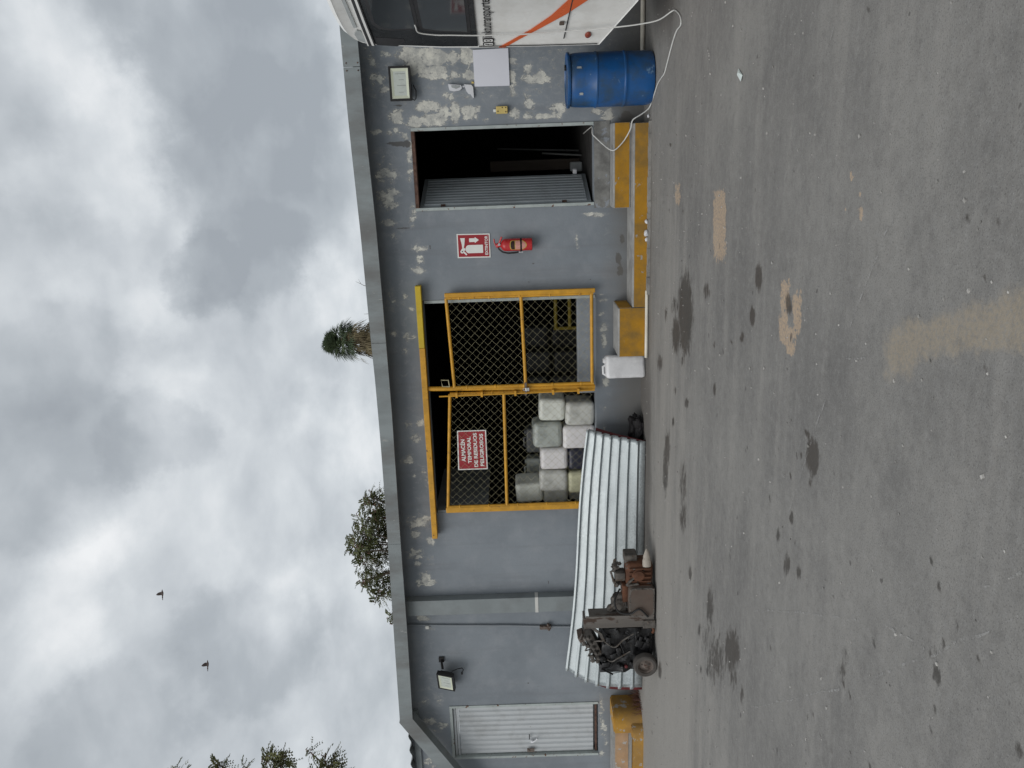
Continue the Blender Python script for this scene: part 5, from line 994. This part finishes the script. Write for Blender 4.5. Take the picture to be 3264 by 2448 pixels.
def bpart(nm, pts, h0, h1, mat, parent=None, smooth=False):
    m_ = MB(); m_.prism(pts, busfn, h0, h1); return obj(nm, m_, mat, parent or BUS, smooth, local=True)
band = bpart('window_band', [(.062, 1.748), (6.9, 1.742), (6.9, 2.70), (.176, 2.70), (.150, 2.60), (.120, 2.36), (.082, 2.08)], .001, .006, M['blackgloss'])
def pane(nm, pts, e=.03):
    cx = sum(p[0] for p in pts)/len(pts); cz = sum(p[1] for p in pts)/len(pts)
    g_ = bpart(nm, pts, .0062, .010, M['seal'], BUS)
    inn = [(a+(e if a < cx else -e), b_+(e if b_ < cz else -e)) for a, b_ in pts]
    bpart('pane', inn, .0102, .0125, M['glass'], g_); return g_
pane('window', [(.40, 2.262), (1.45, 2.255), (1.45, 2.655), (.52, 2.668), (.44, 2.62), (.405, 2.52)])
pane('window', [(.31, 1.80), (1.45, 1.795), (1.45, 2.248), (.40, 2.256), (.345, 2.10)])
for k_ in range(3): pane('window', [(1.55+k_*1.5, 1.80), (2.95+k_*1.5, 1.80), (2.95+k_*1.5, 2.66), (1.55+k_*1.5, 2.66)])
bpart('quarter_panel', [(.12, 2.50), (.16, 2.69), (.30, 2.69), (.245, 2.42), (.20, 2.42)], .0062, .0085, M['seal'])
for z0, z1, mt in ((2.704, 2.716, M['seal']), (2.717, 2.738, M['coach']), (2.739, 2.765, M['seal']), (2.766, 2.778, M['coach'])):
    bpart('drip_rail', [(.17, z0-.008), (.6, z0), (6.9, z0+.02), (6.9, z1+.02), (.6, z1), (.175, z1-.008)], .001, .022, mt)
bpart('marker_lens', [(.20, 2.775), (.245, 2.84), (.36, 2.855), (.42, 2.82), (.40, 2.785)], -.004, .008, M['pale'])
bpart('rear_trim', [(.020, .62), (.032, 1.2), (.050, 1.74), (.058, 1.74), (.041, 1.2), (.029, .62)], .0012, .006, M['seal'])
st = [(.024, 1.555), (.10, 1.475), (.313, 1.262), (.54, 1.08), (.773, .944), (1.2, .75), (2.0, .52), (2.0, .38), (1.2, .60), (.762, .774), (.55, .95), (.334, 1.172), (.15, 1.365), (.019, 1.493)]
bpart('orange_stripe', st, .001, .0032, M['orange'])
bpart('panel_seam', [(.141, .939), (.77, .899), (2.2, .83), (2.2, .838), (.77, .909), (.141, .949)], .0012, .0042, M['seal'])
lm = MB(); lm.lathe([(.040, 0), (.038, .008), (.026, .016), (.010, .019)], 18, Matrix.Translation((.19, .0, .722)) @ Matrix.Rotation(R(90), 4, 'X') @ Matrix.Diagonal((1.25, .75, 1, 1))); obj('side_lamp', lm, M['lamp'], BUS, True, local=True)
lm = MB(); lm.box(.40, .44, -.02, .0, .955, 1.0, bev=.006); obj('fuel_catch', lm, M['pan'], BUS, local=True)
letters = lettering('linktutransporte', (.200, .835, 1.580, 1.705), busfn, .004, .012); obj('lettering', letters, M['coachdark'], BUS, local=True)
for x0, x1, ic in ((.058, .118, 'f'), (.126, .188, 'o')):
    ib = bpart('icon_frame', rrect(x0, x1, 1.594, 1.700, .016), .001, .0035, M['coachdark'])
    bpart('icon_field', rrect(x0+.008, x1-.008, 1.605, 1.689, .011), .0036, .0044, M['coach'], ib)
    if ic == 'f': obj('icon_letter', lettering('f', (x0+.018, x1-.018, 1.61, 1.68), busfn, .0052, .04), M['coachdark'], ib, local=True)
    else:
        c_ = [((x0+x1)/2+.017*math.cos(R(k_*20)), 1.647+.026*math.sin(R(k_*20))) for k_ in range(18)]; bpart('icon_ring', c_, .0045, .0054, M['coachdark'], ib)
        c_ = [((x0+x1)/2+.010*math.cos(R(k_*20)), 1.647+.016*math.sin(R(k_*20))) for k_ in range(18)]; bpart('icon_centre', c_, .0055, .0062, M['coach'], ib)
        bpart('icon_dot', [(x1-.018, 1.674), (x1-.013, 1.674), (x1-.013, 1.682), (x1-.018, 1.682)], .0045, .0054, M['coachdark'], ib)
bpart('roof_decal', [(.46, 2.842), (1.3, 2.862), (1.3, 2.832), (.46, 2.812)], -.004, .0035, M['pale'])
for sx_ in (2.2, 6.2):
    for yy in (.16, 2.24):
        wl = empty('wheel', (sx_, yy, .46)); wl.parent = BUS
        m_ = MB(); m_.lathe([(.27, -.13), (.42, -.14), (.46, -.10), (.46, .10), (.42, .14), (.27, .13)], 36, Matrix.Rotation(R(90), 4, 'X'), False); obj('tyre', m_, M['rubber'], wl, True, local=True)
        m_ = MB(); m_.lathe([(.28, .10), (.24, .09), (.20, .02), (.10, .05), (.0, .06)], 30, Matrix.Rotation(R(90 if yy < 1 else -90), 4, 'X'), False); obj('rim', m_, M['steel'], wl, True, local=True)
m_ = MB(); m_.box(.9, 7.3, .2, 2.2, .30, .345); obj('underbody', m_, M['black'], BUS, local=True)

# ------------------------------------------------------------------ white cord from the coach window, over the ground, to the open door
c_, s_ = math.cos(R(-68.9)), math.sin(R(-68.9))
def bus_pt(s0, z, out_=.03): return Vector((.958+s0*c_+out_*s_, -1.049+s0*s_-out_*c_, z))
cordpts = [bus_pt(.50, 2.30, -.01), bus_pt(.47, 2.285, .02), bus_pt(.388, 2.265), bus_pt(.338, 2.12), bus_pt(.326, 1.991), bus_pt(.304, 1.76), bus_pt(.295, 1.5), bus_pt(.297, 1.268), bus_pt(.315, .98), bus_pt(.354, .689, .04), bus_pt(.40, .45, .05), bus_pt(.435, .269, .05), bus_pt(.493, .12, .05)]
cordpts += [Vector((x, y, .008)) for x, y in ((1.15, -1.60), (1.10, -1.80), (1.04, -1.92), (.985, -1.925), (.965, -1.77), (.90, -1.61), (.76, -1.38), (.67, -1.23), (.64, -1.07), (.60, -.88), (.53, -.72), (.47, -.60), (.435, -.50))]
cordpts += [Vector((.39, -.475, .03)), Vector((.34, -.475, .10)), Vector((.285, -.47, .19)), Vector((.20, -.42, .205)), Vector((.10, -.335, .25)), Vector((.03, -.325, .31)), Vector((-.01, -.32, .365)), Vector((.0, -.27, .41)), Vector((.06, -.14, .47)), Vector((.13, -.06, .535)), Vector((.17, -.02, .566)), Vector((.24, .05, .562)), Vector((.245, .3, .556)), Vector((.20, 1.2, .556))]
mb = MB(); sp_ = smooth_path(cordpts); sp_ = [Vector((p.x, p.y, max(p.z, .007))) for p in sp_]; mb.tube(sp_, .0062, 6); loose('extension_cord', 'white cord running from the coach window over the ground to the open door', 'cord', mb, M['cable'], True)

# ------------------------------------------------------------------ litter
mb = MB(); mb.add([(.468, -3.77, .006), (.432, -3.775, .016), (.385, -3.85, .012), (.42, -3.868, .006), (.44, -3.82, .018)], [(0, 1, 4), (1, 2, 4), (2, 3, 4), (3, 0, 4)])
pp = loose('paper_scrap', 'crumpled pale scrap of paper lying on the open yard', 'paper', mb, M['paper']); sd_ = pp.modifiers.new('thickness', 'SOLIDIFY'); sd_.thickness = .002
mb = MB(); rg = random.Random(21)
for k_ in range(150):
    a = rg.uniform(0, 6.28); x = -7.05+rg.gauss(0, .06); y = -.20+rg.gauss(0, .10); h_ = rg.uniform(.04, .17); t = Vector((rg.uniform(-.06, .06), rg.uniform(-.06, .06), h_)); s_ = Vector((math.cos(a), math.sin(a), 0))*.003
    p = Vector((x, min(y, -.01), .0)); mb.add([p-s_, p+s_, p+t*.6+s_*.8, p+t, p+t*.6-s_*.8], [(0, 1, 2, 3, 4)])
loose('dry_weeds', 'tuft of dry reddish weeds at the wall foot beside the salmon steps', 'weeds', mb, M['weed'])
mb = MB(); rg = random.Random(8)
def twig(mb_, p, dv_, n_, r_):
    pts_ = [p.copy()]
    for k_ in range(n_): dv_ = (dv_+Vector((rg.uniform(-.4, .4), rg.uniform(-.2, .2), rg.uniform(-.3, .3)))).normalized(); pts_.append(pts_[-1]+dv_*.035)
    mb_.tube(pts_, [r_*(1-.7*i/n_) for i in range(n_+1)], 4); return pts_
q_ = twig(mb, Vector((-1.40, -.20, 3.12)), Vector((.25, 0, 1)), 5, .004); twig(mb, q_[3], Vector((.8, 0, .4)), 2, .002); twig(mb, Vector((-1.72, -.2, 3.11)), Vector((.6, 0, .8)), 3, .004)
loose('dry_twig', 'bare dry twig sprouting above the steel fascia', 'twig', mb, M['bark'], True)

# ------------------------------------------------------------------ trees
def limb(mb_, a, b_, r0_, r1_, rg_, n=6, bend=.12):
    a, b_ = Vector(a), Vector(b_); L2 = (b_-a).length; pts_ = []
    for i in range(n+1):
        t = i/n; p = a.lerp(b_, t); k_ = math.sin(math.pi*t)*bend*L2
        pts_.append(p+Vector((mnoise.noise(p*1.1), mnoise.noise(p*1.1+Vector((5, 0, 0))), .3*mnoise.noise(p+Vector((0, 9, 0)))))*k_)
    mb_.tube(pts_, [r0_+(r1_-r0_)*i/n for i in range(n+1)], 7); return pts_
def feather(mb_, p, dv_, rg_, L2, w_, n):
    """drooping compound leaf: a stalk of paired leaflets"""
    dv_ = dv_.normalized(); side = dv_.cross(Vector((rg_.uniform(-.3, .3), rg_.uniform(-.3, .3), 1))).normalized()
    for i in range(n):
        t = (i+.5)/n; q = p+dv_*L2*t+Vector((0, 0, -.35*L2*t*t))
        for s2 in (-1, 1):
            e = (side*s2+dv_*.5+Vector((0, 0, rg_.uniform(-.5, .2)))).normalized()*w_*(1-.4*t)
            wv = dv_*w_*.30; mb_.add([q, q+e*.5+wv, q+e, q+e*.5-wv], [(0, 1, 2, 3)])
def leafy_tree(name, label, base, fork, clumps, leafmat, seed, per=64, ll=.36, lw=.11):
    rg_ = random.Random(seed); root = empty(name, base); tag(root, label, 'tree')
    tb = MB(); limb(tb, base, fork, .22, .15, rg_, 8, .05); lv = MB(); pd_ = MB()
    for x, y, z, r_ in clumps:
        c = Vector((x, y, z)); pts_ = limb(tb, Vector(fork)+Vector((rg_.uniform(-.05, .05), rg_.uniform(-.05, .05), rg_.uniform(-.3, .1))), c, .07, .014, rg_, 7, .10)
        n_ = max(9, int(per*r_*r_/.16)); n_ = min(n_, 210)
        for k_ in range(5):
            t = Vector((rg_.gauss(0, 1), rg_.gauss(0, 1), rg_.gauss(0, .8))).normalized()*r_*.8; tb.tube([c-t*.1, c+t*.5+Vector((0, 0, .03)), c+t], [.010, .007, .003], 4)
        for k_ in range(n_):
            o_ = Vector((rg_.gauss(0, 1), rg_.gauss(0, 1), rg_.gauss(0, .85)))
            o_ = o_.normalized()*r_*(rg_.random()**.5)*(1+.25*mnoise.noise(o_*2+c)); p = c+o_
            dv_ = o_.normalized()*.6+Vector((rg_.uniform(-.7, .7), rg_.uniform(-.7, .7), rg_.uniform(-.5, .35)))
            feather(lv, p, dv_, rg_, ll*rg_.uniform(.6, 1.1), lw*rg_.uniform(.7, 1.2), 6)
            if rg_.random() < .30:
                q = p+o_*.15; a = Vector((rg_.uniform(-1, 1), rg_.uniform(-1, 1), rg_.uniform(-.3, .4))).normalized()*.17
                pd_.tube([q, q+a*.5+Vector((0, 0, .03)), q+a+Vector((0, 0, -.04))], [.010, .016, .008], 3)
    obj('trunk', tb, M['bark'], root, True); cr_ = obj('crown', lv, leafmat, root)
    if pd_.v: tag(obj('seed_pods', pd_, M['pod'], cr_), kind='stuff')
    return root
leafy_tree('tree', 'olive green feathery tree with reddish pods behind the roof', (-13.0, 16.2, 0), (-13.0, 16.2, 3.3), TREE_A, M['leafA'], 5)
leafy_tree('tree', 'sparse feathery tree reaching in beyond the sloping roof end', (-19.4, 9.6, 0), (-19.2, 9.5, 5.2), TREE_B, M['leafB'], 9, per=85)
# palm with a skirt of dead fronds
PB = Vector((-9.86, 34.66, 0)); PC = Vector((-9.82, 34.66, 11.08))
PR = empty('palm_tree', PB); tag(PR, 'fan palm with a brown skirt of dead fronds behind the roof', 'palm')
rg = random.Random(17)
mb = MB(); mb.tube([PB, PB+Vector((.1, 0, 4)), PB+Vector((.05, 0, 8)), PC], [.34, .27, .24, .2], 10); obj('trunk', mb, M['palmbark'], PR, True)
fr = MB(); ds = MB()
def fan(mb_, p, dv_, L2, n, spread, droop):
    dv_ = dv_.normalized(); side = dv_.cross(Vector((0, 0, 1)))
    if side.length < .1: side = Vector((1, 0, 0))
    side.normalize(); upv = side.cross(dv_).normalized(); root_ = p+dv_*L2*.42
    mb_.tube([p, p+dv_*L2*.2+Vector((0, 0, .02)), root_], [.022, .016, .012], 4)
    for i in range(n):
        a = spread*(i/(n-1)-.5)*2; e = (dv_*math.cos(a)+side*math.sin(a)+upv*rg.uniform(-.12, .12)).normalized(); ln_ = L2*.62*(1-.25*abs(a)/spread)
        w_ = side*math.cos(a)-dv_*math.sin(a); m1 = root_+e*ln_*.6; m2 = root_+e*ln_+Vector((0, 0, -droop*ln_))
        mb_.add([root_, m1+w_*.030, m2, m1-w_*.030], [(0, 1, 2, 3)])
for k_ in range(85):
    a = rg.uniform(0, 6.28); el_ = R(rg.uniform(-40, 85)); dv_ = Vector((math.cos(a)*math.cos(el_), math.sin(a)*math.cos(el_), math.sin(el_)))
    fan(fr, PC+Vector((rg.uniform(-.1, .1), rg.uniform(-.1, .1), rg.uniform(-.1, .15))), dv_, rg.uniform(1.0, 1.5), 17, R(70), .3)
for k_ in range(170):
    a = rg.uniform(0, 6.28); z = PC.z-rg.uniform(-.15, 2.6); dv_ = Vector((math.cos(a), math.sin(a), rg.uniform(-1.9, -.55)))
    fan(ds, Vector((PC.x+.3*math.cos(a), PC.y+.3*math.sin(a), z)), dv_, rg.uniform(.8, 1.5), 7, R(32), .4)
obj('crown', fr, M['frond'], PR); obj('dead_fronds', ds, M['deadfrond'], PR)

# ------------------------------------------------------------------ birds
def bird(label, loc, rz, wing, rx=0):
    b_ = empty('bird', loc, (R(rx), 0, R(rz))); b_.scale = (.82, .82, .82); tag(b_, label, 'bird', 'birds in flight')
    m_ = MB()
    prof_ = [(-.17, .004, .026), (-.10, .014, .020), (-.05, .030, .032), (.02, .036, .038), (.07, .028, .030), (.10, .021, .022), (.125, .020, .021), (.145, .010, .011), (.170, .002, .002)]
    for x, ry, rz_ in prof_:
        for k_ in range(10): a = 2*math.pi*k_/10; m_.v.append((x, ry*math.cos(a), rz_*math.sin(a)+(.012 if x > .09 else 0)))
    for i in range(len(prof_)-1):
        for k_ in range(10): m_.f.append((i*10+k_, i*10+(k_+1) % 10, (i+1)*10+(k_+1) % 10, (i+1)*10+k_))
    m_.f += [tuple(range(10))[::-1], tuple(80+k_ for k_ in range(10))]
    for sgn, wa in ((1, wing[0]), (-1, wing[1])):
        ca, sa = math.cos(R(wa)), math.sin(R(wa)); top_ = []; o0 = len(m_.v)
        for t, xf, xb in ((0, .055, -.045), (.35, .075, -.05), (.7, .055, -.05), (1, .0, -.03)):
            for th in (.004, -.004):
                for xx in (xf, xb): m_.v.append((xx, sgn*(.02+.20*t*ca), .012+.20*t*sa+th*(1-t*.7)))
        for i in range(3):
            a = o0+4*i; m_.f += [(a, a+1, a+5, a+4), (a+2, a+6, a+7, a+3), (a, a+4, a+6, a+2), (a+1, a+3, a+7, a+5)]
        m_.f.append((o0+12, o0+13, o0+15, o0+14))
    m_.add([(-.10, .012, .002), (-.10, -.012, .002), (-.24, -.03, -.005), (-.24, .03, -.005), (-.10, .012, -.004), (-.10, -.012, -.004), (-.24, -.03, -.008), (-.24, .03, -.008)], [(0, 1, 2, 3), (4, 7, 6, 5), (0, 4, 5, 1), (2, 6, 7, 3), (1, 5, 6, 2), (0, 3, 7, 4)])
    obj('body', m_, M['bird'], b_, True, local=True); return b_
bird('upper flying bird with wings half raised, nearer the palm', (-13.01, 13.27, 12.92), 20, (55, 70))
bird('lower flying bird with wings swept up, nearer the feathery tree at the roof end', (-14.84, 12.11, 11.32), 25, (80, 60))
